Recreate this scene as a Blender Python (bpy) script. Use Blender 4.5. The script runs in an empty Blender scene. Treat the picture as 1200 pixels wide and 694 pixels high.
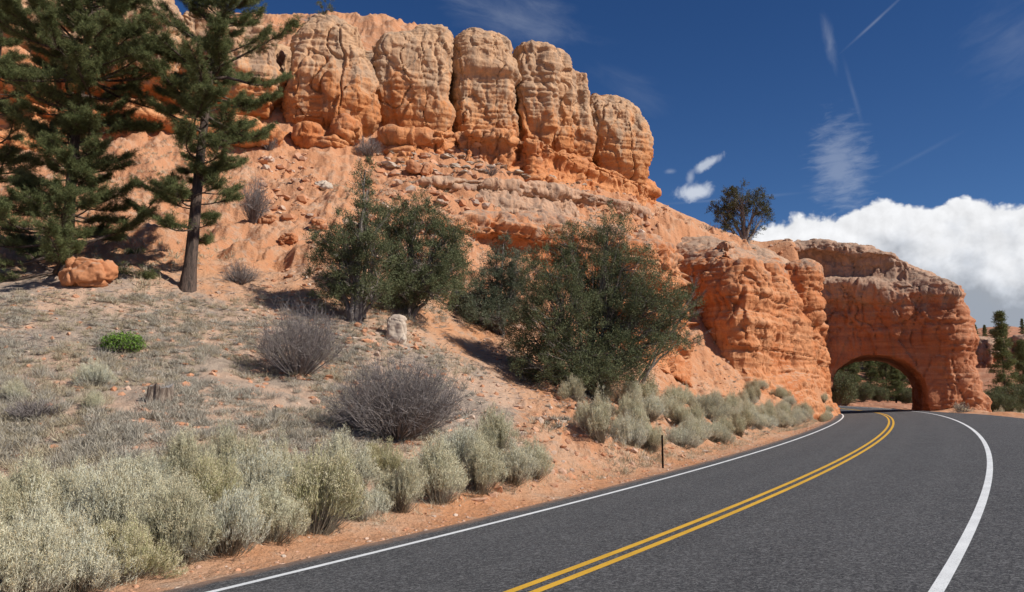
import bpy, bmesh, math
import numpy as np
rng = np.random.default_rng(7)
R = math.radians
# ------------------------------------------------------------------ camera, light, exposure
F = 940.0; HZ = 468.4; E = 1.66                       # focal length and horizon in photo pixels, eye height
TH = math.atan((HZ - 347) / F); CT, ST = math.cos(TH), math.sin(TH)
sc = bpy.context.scene
cam = bpy.data.objects.new('camera', bpy.data.cameras.new('camera')); sc.collection.objects.link(cam)
cam.location = (0, 0, E); cam.rotation_euler = (R(90) + TH, 0, 0)
cam.data.sensor_width = 36; cam.data.lens = 36 * F / 1200; cam.data.clip_start = .1; cam.data.clip_end = 20000
sc.camera = cam
SUN_AZ, SUN_EL = 114.0, 40.0                          # clockwise from +Y
sd = bpy.data.lights.new('sun', 'SUN'); sd.energy = 5.0; sd.angle = R(.5); sd.color = (1, .955, .88)
sun = bpy.data.objects.new('sun', sd); sc.collection.objects.link(sun)
sun.rotation_euler = (R(90 - SUN_EL), 0, R(180 - SUN_AZ)); sun.location = (60, -30, 60)
sc.view_settings.view_transform = 'Standard'; sc.view_settings.look = 'None'
sc.view_settings.exposure = 0.12; sc.view_settings.gamma = 1; sc.view_settings.use_curve_mapping = False
sc.cycles.max_bounces = 5; sc.cycles.diffuse_bounces = 2; sc.cycles.glossy_bounces = 2
sc.cycles.transmission_bounces = 2; sc.cycles.transparent_max_bounces = 4

def unproj(px, py, Y):
    x = (px - 600) / F; v = (347 - py) / F
    t = Y / (CT - v * ST)
    return np.array([x * t, Y, (ST + v * CT) * t + E])

# ------------------------------------------------------------------ node helpers
class NT:
    def __init__(s, tree): s.t = tree; s.n = tree.nodes; s.l = tree.links
    def node(s, typ, ins=None, **kw):
        n = s.n.new(typ)
        for k, v in kw.items(): setattr(n, k, v)
        for k, v in (ins or {}).items():
            if hasattr(v, 'is_linked') or isinstance(v, bpy.types.NodeSocket): s.l.new(v, n.inputs[k])
            else: n.inputs[k].default_value = v
        return n
    def m(s, op, a, b=0.0, c=0.0, clamp=False):
        n = s.n.new('ShaderNodeMath'); n.operation = op; n.use_clamp = clamp
        for i, v in enumerate((a, b, c)):
            if isinstance(v, bpy.types.NodeSocket): s.l.new(v, n.inputs[i])
            else: n.inputs[i].default_value = v
        return n.outputs[0]
    def vm(s, op, a, b=(0, 0, 0)):
        n = s.n.new('ShaderNodeVectorMath'); n.operation = op
        for i, v in enumerate((a, b)):
            if isinstance(v, bpy.types.NodeSocket): s.l.new(v, n.inputs[i])
            else: n.inputs[i].default_value = v
        return n.outputs[0]
    def ss(s, x, a, b):                                # smoothstep map a..b -> 0..1
        n = s.n.new('ShaderNodeMapRange'); n.interpolation_type = 'SMOOTHSTEP'
        s.l.new(x, n.inputs[0]); n.inputs[1].default_value = a; n.inputs[2].default_value = b
        return n.outputs[0]
    def mix(s, f, a, b, bt='MIX'):
        n = s.n.new('ShaderNodeMix'); n.data_type = 'RGBA'; n.blend_type = bt
        for i, v in ((0, f), (6, a), (7, b)):
            if isinstance(v, bpy.types.NodeSocket): s.l.new(v, n.inputs[i])
            else: n.inputs[i].default_value = v if i == 0 else (*v[:3], 1)
        return n.outputs[2]
    def noise(s, vec, scale, detail=4, rough=.55, dist=0.0):
        return s.node('ShaderNodeTexNoise', {'Vector': vec, 'Scale': scale, 'Detail': detail, 'Roughness': rough, 'Distortion': dist}).outputs[0]
def mat_new(name):
    m = bpy.data.materials.new(name); m.use_nodes = True
    t = NT(m.node_tree); b = m.node_tree.nodes['Principled BSDF']
    b.inputs['Roughness'].default_value = .9; b.inputs['Specular IOR Level'].default_value = .2
    return m, t, b
def sep(t, vec): 
    n = t.node('ShaderNodeSeparateXYZ', {0: vec}); return n.outputs
def bump(t, b, h, strength, dist):
    n = t.node('ShaderNodeBump', {'Height': h, 'Strength': strength, 'Distance': dist}); t.l.new(n.outputs[0], b.inputs['Normal'])
    return n

# ------------------------------------------------------------------ world: deep blue sky, cumulus bank, wisps
w = bpy.data.worlds.new('World'); sc.world = w; w.use_nodes = True
t = NT(w.node_tree); bg = w.node_tree.nodes['Background']
sky = t.node('ShaderNodeTexSky', sky_type='NISHITA', sun_disc=False, sun_elevation=R(SUN_EL), sun_rotation=R(SUN_AZ), altitude=2400,
             air_density=1.0, dust_density=.5, ozone_density=3.0)
gen = t.node('ShaderNodeTexCoord').outputs['Generated']
x, y, z = sep(t, gen)
az = t.m('MULTIPLY', t.m('ARCTAN2', x, y), 57.29578)
el = t.m('MULTIPLY', t.m('ARCSINE', z), 57.29578)
ae = t.node('ShaderNodeCombineXYZ', {0: az, 1: el}).outputs[0]
skyc = t.mix(1.0, sky.outputs[0], t.mix(t.ss(el, 30.0, 4.0), (.42, .74, 1.12), (.66, .93, 1.22)), 'MULTIPLY')
def px_ae(px, py):
    d = unproj(px, py, 1.0) - np.array([0, 0, E]); d /= np.linalg.norm(d)
    return math.degrees(math.atan2(d[0], d[1])), math.degrees(math.asin(d[2]))
def blob(px, py, wx, wy, rot, soft=1.0, nscale=.6, namp=.9, stretch=(1, 1), det=6):
    a0, e0 = px_ae(px, py); k = 1 / 16.4
    v = t.vm('SUBTRACT', ae, (a0, e0, 0))
    r = t.node('ShaderNodeVectorRotate', {'Vector': v, 'Angle': R(-rot)}, rotation_type='Z_AXIS').outputs[0]
    nv = t.vm('MULTIPLY', r, (stretch[0], stretch[1], 1)); nv = t.vm('ADD', nv, (px * .37, py * .21, 0))
    nz = t.m('SUBTRACT', t.noise(nv, nscale, det, .6, .4), .5)
    q = t.node('ShaderNodeVectorMath', {0: t.vm('DIVIDE', r, (wx * k, wy * k, 1))}, operation='LENGTH').outputs['Value']
    d = t.m('ADD', t.m('SUBTRACT', 1.0, q), t.m('MULTIPLY', nz, namp * 2))
    return t.ss(d, 0.0, soft)
col = skyc
WH = (11.6, 12.2, 13.2)
def over(col, f, c, amt): return t.mix(t.m('MULTIPLY', f, amt), col, c)
for a in [(985, 195, 40, 66, 4, 1.0, .9, .75, (.8, 2.6), .22), (972, 48, 9, 34, 8, 1.5, 1.2, .7, (1, .5), .16), (1025, 26, 52, 2.6, 34, 1.4, .9, .35, (.4, 1), .20),
          (600, 18, 120, 40, -14, 1.6, .5, .9, (.5, 1.4), .20), (1075, 183, 60, 4, 22, 1.6, .9, .4, (.3, 1), .06), (1190, 50, 60, 60, 20, 1.8, .7, .8, (.5, 1.6), .10),
          (738, 105, 60, 26, -25, 1.6, .6, .8, (.4, 1.4), .07), (850, 234, 130, 3, 1, 1.5, .5, .4, (.3, 1), .12), (1000, 110, 4, 50, 12, 1.4, .8, .5, (1, .4), .08)]:
    col = over(col, blob(*a[:9]), WH, a[9])
for a in [(814, 226, 27, 12, 3, .7, .8, .75, (1, 1), .75), (829, 192, 24, 7, 26, .8, .9, .8, (1, 1), .6), (785, 201, 10, 4, 0, 1.1, .8, .6, (1, 1), .22), (809, 208, 6, 11, -12, 1.1, .8, .6, (1, 1), .35)]:
    col = over(col, blob(*a[:9], det=8), WH, a[9])
# cumulus bank: top edge as a function of azimuth, cauliflower noise on the edge
cur = t.node('ShaderNodeFloatCurve', {'Value': t.m('DIVIDE', az, 90.0)})
pts = [(0, 0), (.11, .02), (.175, .35), (.187, .43)] + [((px_ae(p, q)[0]) / 90, px_ae(p, q)[1] / 25) for p, q in
      ((905, 262), (930, 256), (965, 250), (1010, 244), (1050, 238), (1085, 243), (1120, 236), (1150, 240), (1175, 246), (1200, 244))] + [(.45, .5), (.6, .42), (.8, .2), (1, 0)]
cm = cur.mapping.curves[0]
cm.points[0].location = pts[0]; cm.points[1].location = pts[-1]
for p in pts[1:-1]: cm.points.new(*p)
cur.mapping.update()
top = t.m('MULTIPLY', cur.outputs[0], 25.0)
def billow(off):
    v = t.vm('ADD', ae, off)
    wv = t.node('ShaderNodeTexNoise', {'Vector': v, 'Scale': .9, 'Detail': 3}).outputs['Color']
    v2 = t.vm('ADD', v, t.vm('MULTIPLY', t.vm('SUBTRACT', wv, (.5, .5, .5)), (.9, .9, 0)))
    tot = None
    for s_, a_ in ((.42, 1.0), (.95, .5), (2.1, .25), (4.5, .12)):
        vo = t.node('ShaderNodeTexVoronoi', {'Vector': v2, 'Scale': s_}, feature='SMOOTH_F1', voronoi_dimensions='2D')
        vo.inputs['Smoothness'].default_value = .25
        k = t.m('MULTIPLY', t.m('SUBTRACT', .55, vo.outputs['Distance']), a_)
        tot = k if tot is None else t.m('ADD', tot, k)
    return tot
b0 = billow((0, 0, 0)); b1 = billow((.35, .45, 0))
dd = t.m('ADD', t.m('SUBTRACT', top, el), t.m('MULTIPLY', b0, .95))
cum = t.m('MULTIPLY', t.ss(dd, -.05, .38), t.ss(el, -2.0, .5))
soft = t.noise(ae, .22, 5, .55)
relief = t.m('MULTIPLY', t.m('SUBTRACT', b0, b1), .19)
depth = t.m('SUBTRACT', top, el)                      # degrees below the top edge: cloud base is thicker and greyer
base = t.ss(t.m('ADD', depth, t.m('MULTIPLY', t.m('SUBTRACT', soft, .5), 9.0)), 1.5, 7.0)
shade = t.m('SUBTRACT', t.m('ADD', .97, relief), t.m('MULTIPLY', base, .62))
shade = t.m('MAXIMUM', t.m('MINIMUM', shade, 1.06), .45)
tint = t.mix(base, (1.0, 1.0, 1.0), (.84, .93, 1.06))
ccol = t.vm('SCALE', tint); t.l.new(shade, ccol.node.inputs['Scale']); ccol = t.vm('MULTIPLY', ccol, (13.8, 13.9, 14.2))
col = t.mix(cum, col, ccol)
t.l.new(col, bg.inputs[0]); bg.inputs[1].default_value = .060

# ------------------------------------------------------------------ numpy noise
def _h(i, j, k, s):
    n = (i * 374761393 + j * 668265263 + k * 2147483647 + s * 974711) & 0xffffffff
    n = ((n ^ (n >> 13)) * 1274126177) & 0xffffffff
    return ((n ^ (n >> 16)) & 0xffffff) / float(0xffffff) * 2 - 1
def vnoise(p, s=0):
    p = np.asarray(p, float); f = np.floor(p); i, j, k = f.astype(np.int64).T; u = p - f
    u = u * u * u * (u * (u * 6 - 15) + 10); a, b, c = u.T; r = 0
    for di in (0, 1):
        wi = a if di else 1 - a
        for dj in (0, 1):
            wj = b if dj else 1 - b
            for dk in (0, 1): r = r + wi * wj * (c if dk else 1 - c) * _h(i + di, j + dj, k + dk, s)
    return r
def fbm(p, o=4, s=0, g=.5):
    r = 0; a = 1
    for q in range(o): r = r + a * vnoise(p * 2.03 ** q + q * 17.3, s + q); a *= g
    return r
def ridged(p, o=3, s=0):
    r = 0; a = 1
    for q in range(o): r = r + a * (1 - 2 * np.abs(vnoise(p * 2.03 ** q + q * 9.1, s + q))); a *= .5
    return r
def worley(p, s=0):
    f = np.floor(p).astype(np.int64); d1 = np.full(len(p), 9.); d2 = d1.copy(); cid = np.zeros(len(p))
    for a in (-1, 0, 1):
        for b in (-1, 0, 1):
            for c in (-1, 0, 1):
                i, j, k = f[:, 0] + a, f[:, 1] + b, f[:, 2] + c
                q = np.stack([i + .5 + .42 * _h(i, j, k, s), j + .5 + .42 * _h(i, j, k, s + 1), k + .5 + .42 * _h(i, j, k, s + 2)], 1)
                d = np.linalg.norm(p - q, axis=1); n = d < d1
                d2 = np.where(n, d1, np.minimum(d2, d)); cid = np.where(n, _h(i, j, k, s + 3), cid); d1 = np.where(n, d, d1)
    return d1, d2, cid
def sstep(x, a, b):
    u = np.clip((x - a) / (b - a), 0, 1); return u * u * (3 - 2 * u)

# ------------------------------------------------------------------ road centreline
S = np.concatenate([np.arange(-60, 0, 2.), np.arange(0, 118, 1.), np.arange(118, 330, 2.)])
P = [-3.72118, .64257, -.31656, .17144, -.04294, -2.00377, .71007, -.21318, .07386, -.01367]
def heading(s):
    q = np.clip(s, 0, 105) / 50; th = P[1] + P[2] * q + P[3] * q ** 2 + P[4] * q ** 3
    return th - np.clip(s - 105, 0, 1e9) / 105.0 * (1 - .25 * np.clip((s - 105) / 200, 0, 1)) + np.minimum(s, 0) * .004 * -1
th_ = heading(S); ds = np.diff(S, prepend=S[0]); cx = np.cumsum(np.sin(th_) * ds); cy = np.cumsum(np.cos(th_) * ds)
i0 = int(np.where(S == 0)[0][0]); cx += P[0] - cx[i0]; cy += 3.0 - cy[i0]
q_ = np.clip(S, -10, 105) / 50
cz = P[5] + P[6] * q_ + P[7] * q_ ** 2 + E + sstep(S, 105, 175) * .75
ce = P[8] + P[9] * np.clip(S, -10, 140) / 50
ce = ce * (1 - sstep(S, 120, 160))
edgeL = np.full(len(S), 4.32)
edgeR = np.interp(S, [0, 40, 50, 65, 80, 95, 130], [9.5, 8.6, 7.6, 6.7, 5.2, 4.7, 4.6])
def road_at(X, Y):
    """signed lateral offset (right positive) and road surface height for each point"""
    X = np.asarray(X, float).ravel(); Y = np.asarray(Y, float).ravel(); lat = np.empty(len(X)); zz = np.empty(len(X)); ss_ = np.empty(len(X))
    for a in range(0, len(X), 40000):
        x_, y_ = X[a:a + 40000], Y[a:a + 40000]
        k = np.argmin((x_[:, None] - cx) ** 2 + (y_[:, None] - cy) ** 2, 1)
        dx, dy = x_ - cx[k], y_ - cy[k]; al = dx * np.sin(th_[k]) + dy * np.cos(th_[k])
        la = dx * np.cos(th_[k]) - dy * np.sin(th_[k]); s_ = S[k] + al
        lat[a:a + 40000] = la; ss_[a:a + 40000] = s_
        zz[a:a + 40000] = np.interp(s_, S, cz) + np.interp(s_, S, ce) * np.clip(la, -5, 6)
    return lat, zz, ss_
def road_pt(s, l, dz=0.0):
    X = np.interp(s, S, cx); Y = np.interp(s, S, cy); h = np.interp(s, S, th_)
    return np.stack([X + np.cos(h) * l, Y - np.sin(h) * l, np.interp(s, S, cz) + np.interp(s, S, ce) * np.clip(l, -5, 6) + dz], -1)

# ------------------------------------------------------------------ hillside height from surveyed points (photo pixel, distance)
C = [(-300, 640, 10), (0, 655, 11.4), (0, 560, 15), (0, 480, 19), (0, 400, 24), (0, 330, 29), (-200, 480, 18), (-200, 330, 28), (-400, 400, 20),
     (150, 602, 12.8), (150, 530, 16), (150, 460, 20.5), (150, 400, 25), (150, 335, 30), (300, 585, 14.6), (300, 520, 18), (300, 440, 24), (300, 380, 28.5), (300, 332, 33),
     (450, 556, 17), (450, 500, 21), (450, 420, 28), (450, 372, 32), (540, 540, 19), (540, 470, 26), (540, 400, 34), (640, 543, 20), (640, 500, 25), (640, 455, 32), (600, 390, 40),
     (720, 520, 27), (720, 470, 34), (700, 415, 48), (800, 517, 32), (800, 478, 45), (790, 450, 56), (880, 497, 45), (870, 474, 60), (940, 486, 66), (930, 480, 72),
     (60, 262, 44), (60, 178, 58), (-150, 262, 44), (-150, 178, 58), (200, 262, 44), (200, 178, 58), (330, 262, 46), (330, 186, 61), (390, 300, 40), (450, 320, 39), (450, 258, 50), (450, 192, 65),
     (520, 330, 45), (520, 240, 57), (520, 196, 66), (600, 325, 52), (600, 236, 63), (600, 198, 71), (700, 335, 60), (700, 245, 72), (700, 218, 80), (660, 208, 76), (755, 240, 88),
     (820, 440, 61), (800, 277, 76), (830, 276, 86), (900, 306, 79), (868, 288, 92), (905, 316, 92), (925, 318, 98), (900, 318, 100), (775, 256, 93), (940, 310, 92), (850, 300, 110),
     (0, 60, 74), (200, 60, 74), (390, 75, 77), (300, 15, 88), (390, 22, 84), (450, 27, 84), (520, 45, 86), (520, 90, 80), (600, 85, 90), (600, 110, 84), (700, 165, 97), (745, 222, 99), (-300, 40, 80)]
W = [(-70, 130, 40), (-20, 125, 36), (20, 130, 20), (-60, 200, 30), (0, 200, 15), (34, 112, 8), (20, 150, 10), (50, 70, -1.6), (60, 40, -2.5), (58, 95, -2.2), (75, 110, -3.5), (60, 115, -2.2), (90, 80, -5), (50, -30, -3), (-20, -40, -2),
     (52, 150, -1.2), (70, 150, -1), (95, 150, -3), (62, 185, 4.5), (80, 185, 3), (85, 225, 17), (105, 190, 4), (135, 230, 18.5), (60, 230, 18), (30, 240, 18), (170, 235, 19), (100, 260, 21), (150, 270, 22), (160, 160, -2),
     (60, 330, 26), (200, 330, 30), (-100, 330, 30), (0, -200, -2), (300, 0, 0), (-300, 0, 40), (0, 800, 40), (500, 800, 50), (-500, 800, 50), (800, 0, 20), (-800, 0, 40), (0, -900, 5), (0, 3000, 60), (3000, 0, 40), (-3000, 0, 60), (0, -3000, 20)]
CP = np.array([unproj(*c) for c in C] + [(a, b, c + E) for a, b, c in W])
for s_, l_ in [(s, l) for s in (-40, -15, 5, 20, 35, 50, 65, 80, 95, 115, 130, 150, 180) for l in (-5.2, 6.0)]:
    CP = np.vstack([CP, road_pt(s_, l_, -.03)])
def rk(d2): return np.sqrt(d2 + 1.5 ** 2)
A = rk((CP[:, None, 0] - CP[:, 0]) ** 2 + (CP[:, None, 1] - CP[:, 1]) ** 2) + np.eye(len(CP)) * -.02
n_ = len(CP); AA = np.zeros((n_ + 1, n_ + 1)); AA[:n_, :n_] = A; AA[n_, :n_] = AA[:n_, n_] = 1
WT = np.linalg.solve(AA, np.append(CP[:, 2], 0))
def terrain(X, Y, full=False):
    X = np.asarray(X, float).ravel(); Y = np.asarray(Y, float).ravel(); z = np.empty(len(X))
    for a in range(0, len(X), 50000):
        z[a:a + 50000] = rk((X[a:a + 50000, None] - CP[:, 0]) ** 2 + (Y[a:a + 50000, None] - CP[:, 1]) ** 2) @ WT[:-1] + WT[-1]
    lat, rz, s_ = road_at(X, Y)
    eL, eR = np.interp(s_, S, edgeL), np.interp(s_, S, edgeR)
    inside = sstep(s_, 88, 95) * (1 - sstep(s_, 112, 120))
    eL2, eR2 = eL + inside * 1.2, eR + inside * 1.3
    out = np.maximum(-lat - eL2, lat - eR2)                    # metres outside the pavement
    p2 = np.stack([X, Y, np.zeros_like(X)], 1)
    rough = sstep(out, 0.1, 2.5)
    dist = np.hypot(X, Y); slope = sstep(z, 3.5 + E, 7 + E) * (1 - .85 * sstep(dist, 86, 98))
    # bedding ledges on the orange slope
    wz = z + 1.6 * vnoise(p2 * .09, 5) + .7 * vnoise(p2 * .33, 6) + .06 * X
    per = 1.55; fr = wz / per - np.floor(wz / per); stp = (sstep(fr, .55, .8) - fr) * per
    stepamp = slope * (.25 + .75 * sstep(vnoise(p2 * .12, 8), -.1, .5)) * (.35 + .4 * sstep(X, -16, -2))
    z = z + stp * stepamp
    bank = sstep(out, .8, 3) * (1 - sstep(out, 16, 26)) * sstep(X, -1.5, 3) * (1 - sstep(Y, 70, 85)) * (lat < 0)
    d = .55 * fbm(p2 * .11, 3, 20) * sstep(out, 3, 12) * (1 - .7 * sstep(dist, 86, 98) * (1 - sstep(dist, 125, 150))) + .10 * fbm(p2 * .6, 4, 30) + .035 * fbm(p2 * 3.1, 3, 40)
    d = d + slope * (.50 * fbm(p2 * .35, 4, 50) + .26 * ridged(p2 * np.array([.9, .45, 1]), 4, 55) + .10 * fbm(p2 * 2.0, 3, 57)) + bank * (.30 * ridged(p2 * .55, 4, 60) + .13 * fbm(p2 * 2.3, 3, 65) - .05)
    z = z + d * rough
    ws = sstep(out, 0.0, 2.2)
    z = (rz - .05 + .02 * fbm(p2 * 2.5, 2, 70) * sstep(out, 0, .3)) * (1 - ws) + z * ws
    z = np.where(out < .02, rz - .06, z)
    return (z, lat, out, s_) if full else z
def ground_hit(px, py, y0=5.0, y1=260.0):
    Ys = np.exp(np.linspace(math.log(y0), math.log(y1), 1500))
    p = np.array([unproj(px, py, q) for q in Ys]); d = p[:, 2] - terrain(p[:, 0], p[:, 1])
    k = np.where(d < 0)[0]; k = k[0] if len(k) else len(Ys) - 1
    return p[k]
def at(px, Y, dz=0.0):
    X = (px - 600) / F * (Y * CT)                                 # column px at ground distance Y (near the horizon line)
    return np.array([X, Y, terrain([X], [Y])[0] + dz])

# ------------------------------------------------------------------ object helpers
COL = sc.collection
def mesh_np(name, V, Fc, mat=None, smooth=False, attr=None):
    me = bpy.data.meshes.new(name); V = np.asarray(V, np.float32).reshape(-1, 3); Fc = np.asarray(Fc, np.int32); k = Fc.shape[1]
    me.vertices.add(len(V)); me.vertices.foreach_set('co', V.ravel()); me.loops.add(Fc.size); me.loops.foreach_set('vertex_index', Fc.ravel())
    me.polygons.add(len(Fc)); me.polygons.foreach_set('loop_start', np.arange(0, Fc.size, k, dtype=np.int32))
    me.update(calc_edges=True)
    me.polygons.foreach_set('use_smooth', np.full(len(Fc), smooth))
    for an, av in (attr or {}).items():
        at_ = me.attributes.new(an, 'FLOAT', 'POINT'); at_.data.foreach_set('value', np.asarray(av, np.float32))
    if mat: me.materials.append(mat)
    return me
def ob(name, me, parent=None, loc=(0, 0, 0), label=None, cat=None, group=None, kind=None, rz=0.0, scale=None):
    o = bpy.data.objects.new(name, me); COL.objects.link(o); o.location = loc; o.rotation_euler[2] = rz
    if scale is not None: o.scale = scale
    if parent: o.parent = parent
    if label: o['label'] = label
    if cat: o['category'] = cat
    if group: o['group'] = group
    if kind: o['kind'] = kind
    return o
def copy_tree(src, loc, rz, scale, label, group=None):
    r = src.copy(); COL.objects.link(r); r.location = loc; r.rotation_euler = (0, 0, rz); r.scale = scale; r['label'] = label
    if group: r['group'] = group
    for ch in list(src.children):
        c = ch.copy(); COL.objects.link(c); c.parent = r
    return r
def merge(parts):
    V = []; Fs = []; n = 0
    for v, f in parts: V.append(v); Fs.append(f + n); n += len(v)
    return np.concatenate(V), np.concatenate(Fs)
def unit(v): return v / (np.linalg.norm(v, axis=-1, keepdims=True) + 1e-9)
def tubes(Pt, Rd, n=5):
    """Pt (N,K,3) centre lines, Rd (N,K) radii -> quads"""
    Pt = np.asarray(Pt, float); Rd = np.asarray(Rd, float); N, K, _ = Pt.shape
    T = unit(np.gradient(Pt, axis=1)); ref = np.where(np.abs(T[..., 2:3]) > .9, np.array([1., 0, 0]), np.array([0, 0, 1.]))
    A = unit(np.cross(T, ref)); B = np.cross(T, A); a = np.arange(n) * 2 * np.pi / n
    V = Pt[:, :, None] + Rd[:, :, None, None] * (A[:, :, None] * np.cos(a)[:, None] + B[:, :, None] * np.sin(a)[:, None])
    i = (np.arange(N * K).reshape(N, K)[:, :-1, None] * n); j = np.arange(n); j2 = (j + 1) % n
    Fc = np.stack([i + j, i + j2, i + n + j2, i + n + j], -1).reshape(-1, 4)
    return V.reshape(-1, 3), Fc
def blades(c, d, ln, wd, r=rng):
    """thin diamond blades from c along d"""
    N = len(c); d = unit(d); s = unit(np.cross(d, r.normal(size=(N, 3)))); ln = np.broadcast_to(ln, N)[:, None]; wd = np.broadcast_to(wd, N)[:, None]
    V = np.stack([c, c + d * ln * .45 + s * wd * .5, c + d * ln, c + d * ln * .45 - s * wd * .5], 1).reshape(-1, 3)
    return V, np.arange(N * 4).reshape(N, 4)
def rdir(N, r=rng): return unit(r.normal(size=(N, 3)))
def sub(v, f, loc): return v - np.asarray(loc)

# ------------------------------------------------------------------ materials
def rock_mat(name, orange, deep, pale, z0, z1, pale_amt, top_dust=.5, bs=1.0, grey=(.25, .215, .175)):
    m, t, b = mat_new(name); g = t.node('ShaderNodeNewGeometry'); pos = g.outputs['Position']; X_, Y_, Z_ = sep(t, pos)
    nx, ny, nz = sep(t, g.outputs['True Normal'])
    big = t.noise(pos, .22, 5, .6, .6); med = t.noise(pos, .9, 6, .65, .3); fine = t.noise(pos, 6, 6, .7)
    st = t.vm('MULTIPLY', pos, (.12, .12, 1.5)); strata = t.noise(st, 1.1, 6, .6, .6)
    stv = t.vm('MULTIPLY', pos, (1.3, 1.3, .16)); streak = t.noise(stv, 1.0, 5, .6, .4)
    c = t.mix(t.ss(big, .35, .65), orange, deep)
    c = t.mix(t.m('MULTIPLY', t.ss(strata, .5, .68), .55), c, (orange[0] * 1.12, orange[1] * 1.35, orange[2] * 1.6))
    c = t.mix(t.m('MULTIPLY', t.ss(strata, .48, .3), .6), c, (deep[0] * .75, deep[1] * .68, deep[2] * .65))
    h = t.node('ShaderNodeMapRange', {0: Z_, 1: z0 + E, 2: z1 + E}).outputs[0]
    pf = t.m('ADD', h, t.m('MULTIPLY', t.m('SUBTRACT', med, .5), 1.2)); pf = t.m('ADD', pf, t.m('MULTIPLY', t.m('SUBTRACT', streak, .5), 1.3))
    pf = t.m('MULTIPLY', t.ss(pf, .3, .8), pale_amt)
    pc = t.mix(t.ss(streak, .42, .62), pale, grey)
    c = t.mix(pf, c, pc)
    c = t.mix(t.m('MULTIPLY', t.m('MULTIPLY', t.ss(t.noise(t.vm('MULTIPLY', pos, (.8, .8, .07)), 1.0, 6, .7, .5), .52, .66), t.ss(nz, .6, .2)), .5), c, (.24, .15, .095))
    c = t.mix(t.m('MULTIPLY', t.m('MULTIPLY', t.ss(nz, .45, .9), t.ss(med, .35, .6)), top_dust), c, (.46, .33, .235))
    # desert varnish / lichen flecks
    c = t.mix(t.m('MULTIPLY', t.ss(t.noise(pos, 2.3, 8, .75), .6, .74), .35), c, (.2, .13, .085))
    c = t.mix(t.m('MULTIPLY', t.ss(fine, .3, .75), .3), t.mix(.2, c, (.05, .025, .012)), c)
    v = t.mix(.5, (0, 0, 0), (1, 1, 1)); sp = t.m('ADD', .9, t.m('MULTIPLY', fine, .3))
    sc_ = t.vm('SCALE', c); t.l.new(sp, sc_.node.inputs['Scale']); t.l.new(sc_, b.inputs['Base Color'])
    vo = t.node('ShaderNodeTexVoronoi', {'Vector': t.vm('MULTIPLY', pos, (1, 1, .75)), 'Scale': .75}, feature='DISTANCE_TO_EDGE')
    wpos = t.vm('ADD', pos, t.vm('MULTIPLY', t.node('ShaderNodeTexNoise', {'Vector': pos, 'Scale': .8, 'Detail': 3}).outputs['Color'], (1.6, 1.6, 1.0)))
    t.l.new(t.vm('MULTIPLY', wpos, (1, 1, .8)), vo.inputs['Vector'])
    crack = t.m('MULTIPLY', t.ss(vo.outputs['Distance'], 0.0, .06), .28)
    hh = t.m('ADD', t.m('MULTIPLY', med, .35), t.m('MULTIPLY', fine, .12)); hh = t.m('ADD', hh, t.m('MULTIPLY', strata, .5)); hh = t.m('ADD', hh, t.m('MULTIPLY', crack, .35))
    hh = t.m('ADD', hh, t.m('MULTIPLY', streak, .7)); hh = t.m('ADD', hh, t.m('MULTIPLY', t.noise(pos, 2.4, 5, .7), .2))
    bump(t, b, hh, .75, .26 * bs)
    return m
M = {}
M['column'] = rock_mat('pale_topped_rock', (.60, .28, .12), (.52, .20, .07), (.60, .395, .24), 22.0, 31.0, .78, .5, .9, (.36, .275, .195))
M['bluff'] = rock_mat('orange_rock', (.60, .265, .12), (.52, .18, .065), (.54, .375, .26), 8.5, 16.0, .72, .7)
M['foot'] = rock_mat('bright_orange_rock', (.64, .285, .12), (.54, .195, .07), (.56, .40, .28), 18, 30, .35, .25)
M['arch'] = rock_mat('red_rock', (.49, .21, .105), (.39, .145, .068), (.48, .335, .24), 6.5, 14.0, .7, .6)
M['boulder'] = rock_mat('boulder_rock', (.56, .25, .12), (.48, .18, .075), (.5, .36, .26), 0, 40, .3, .7, .25)
M['pale_stone'] = rock_mat('pale_stone', (.60, .47, .36), (.54, .38, .27), (.62, .54, .44), -5, 0, .6, .4, .2)

m, t, b = mat_new('ground_soil'); pos = t.node('ShaderNodeNewGeometry').outputs['Position']
tan = t.node('ShaderNodeAttribute', attribute_name='tan').outputs['Fac']
nzz = sep(t, t.node('ShaderNodeNewGeometry').outputs['True Normal'])[2]
n1 = t.noise(pos, .35, 5, .6); n2 = t.noise(pos, 1.8, 6, .65); n3 = t.noise(pos, 14, 5, .7); Yg = sep(t, pos)[1]; n4 = t.noise(pos, 5.5, 6, .7)
oc = t.mix(t.ss(n1, .35, .65), (.56, .265, .13), (.55, .325, .20)); oc = t.mix(t.m('MULTIPLY', t.ss(n2, .5, .7), .6), oc, (.52, .39, .29))
oc = t.mix(t.m('MULTIPLY', t.ss(nzz, .78, .5), .8), oc, (.52, .235, .115))
oc = t.mix(t.m('MULTIPLY', t.ss(n4, .58, .7), .4), oc, (.36, .18, .095))
tc = t.mix(t.ss(n2, .38, .62), (.44, .34, .26), (.34, .265, .205)); tc = t.mix(t.m('MULTIPLY', t.ss(n1, .42, .6), .85), tc, (.58, .38, .26))
tf = t.ss(t.m('ADD', tan, t.m('MULTIPLY', t.m('SUBTRACT', n2, .5), .9)), .35, .65)
c = t.mix(tf, oc, tc)
c = t.mix(t.m('MULTIPLY', t.ss(Yg, 108, 150), .85), c, t.mix(t.ss(n1, .4, .6), (.36, .145, .08), (.46, .22, .13)))
c = t.mix(t.m('MULTIPLY', t.ss(t.noise(pos, 23, 3, .6), .6, .72), .5), c, (.56, .46, .38))
c = t.mix(t.m('MULTIPLY', t.ss(n3, .56, .75), .5), c, (.14, .085, .055))
t.l.new(c, b.inputs['Base Color']); b.inputs['Roughness'].default_value = 1
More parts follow.
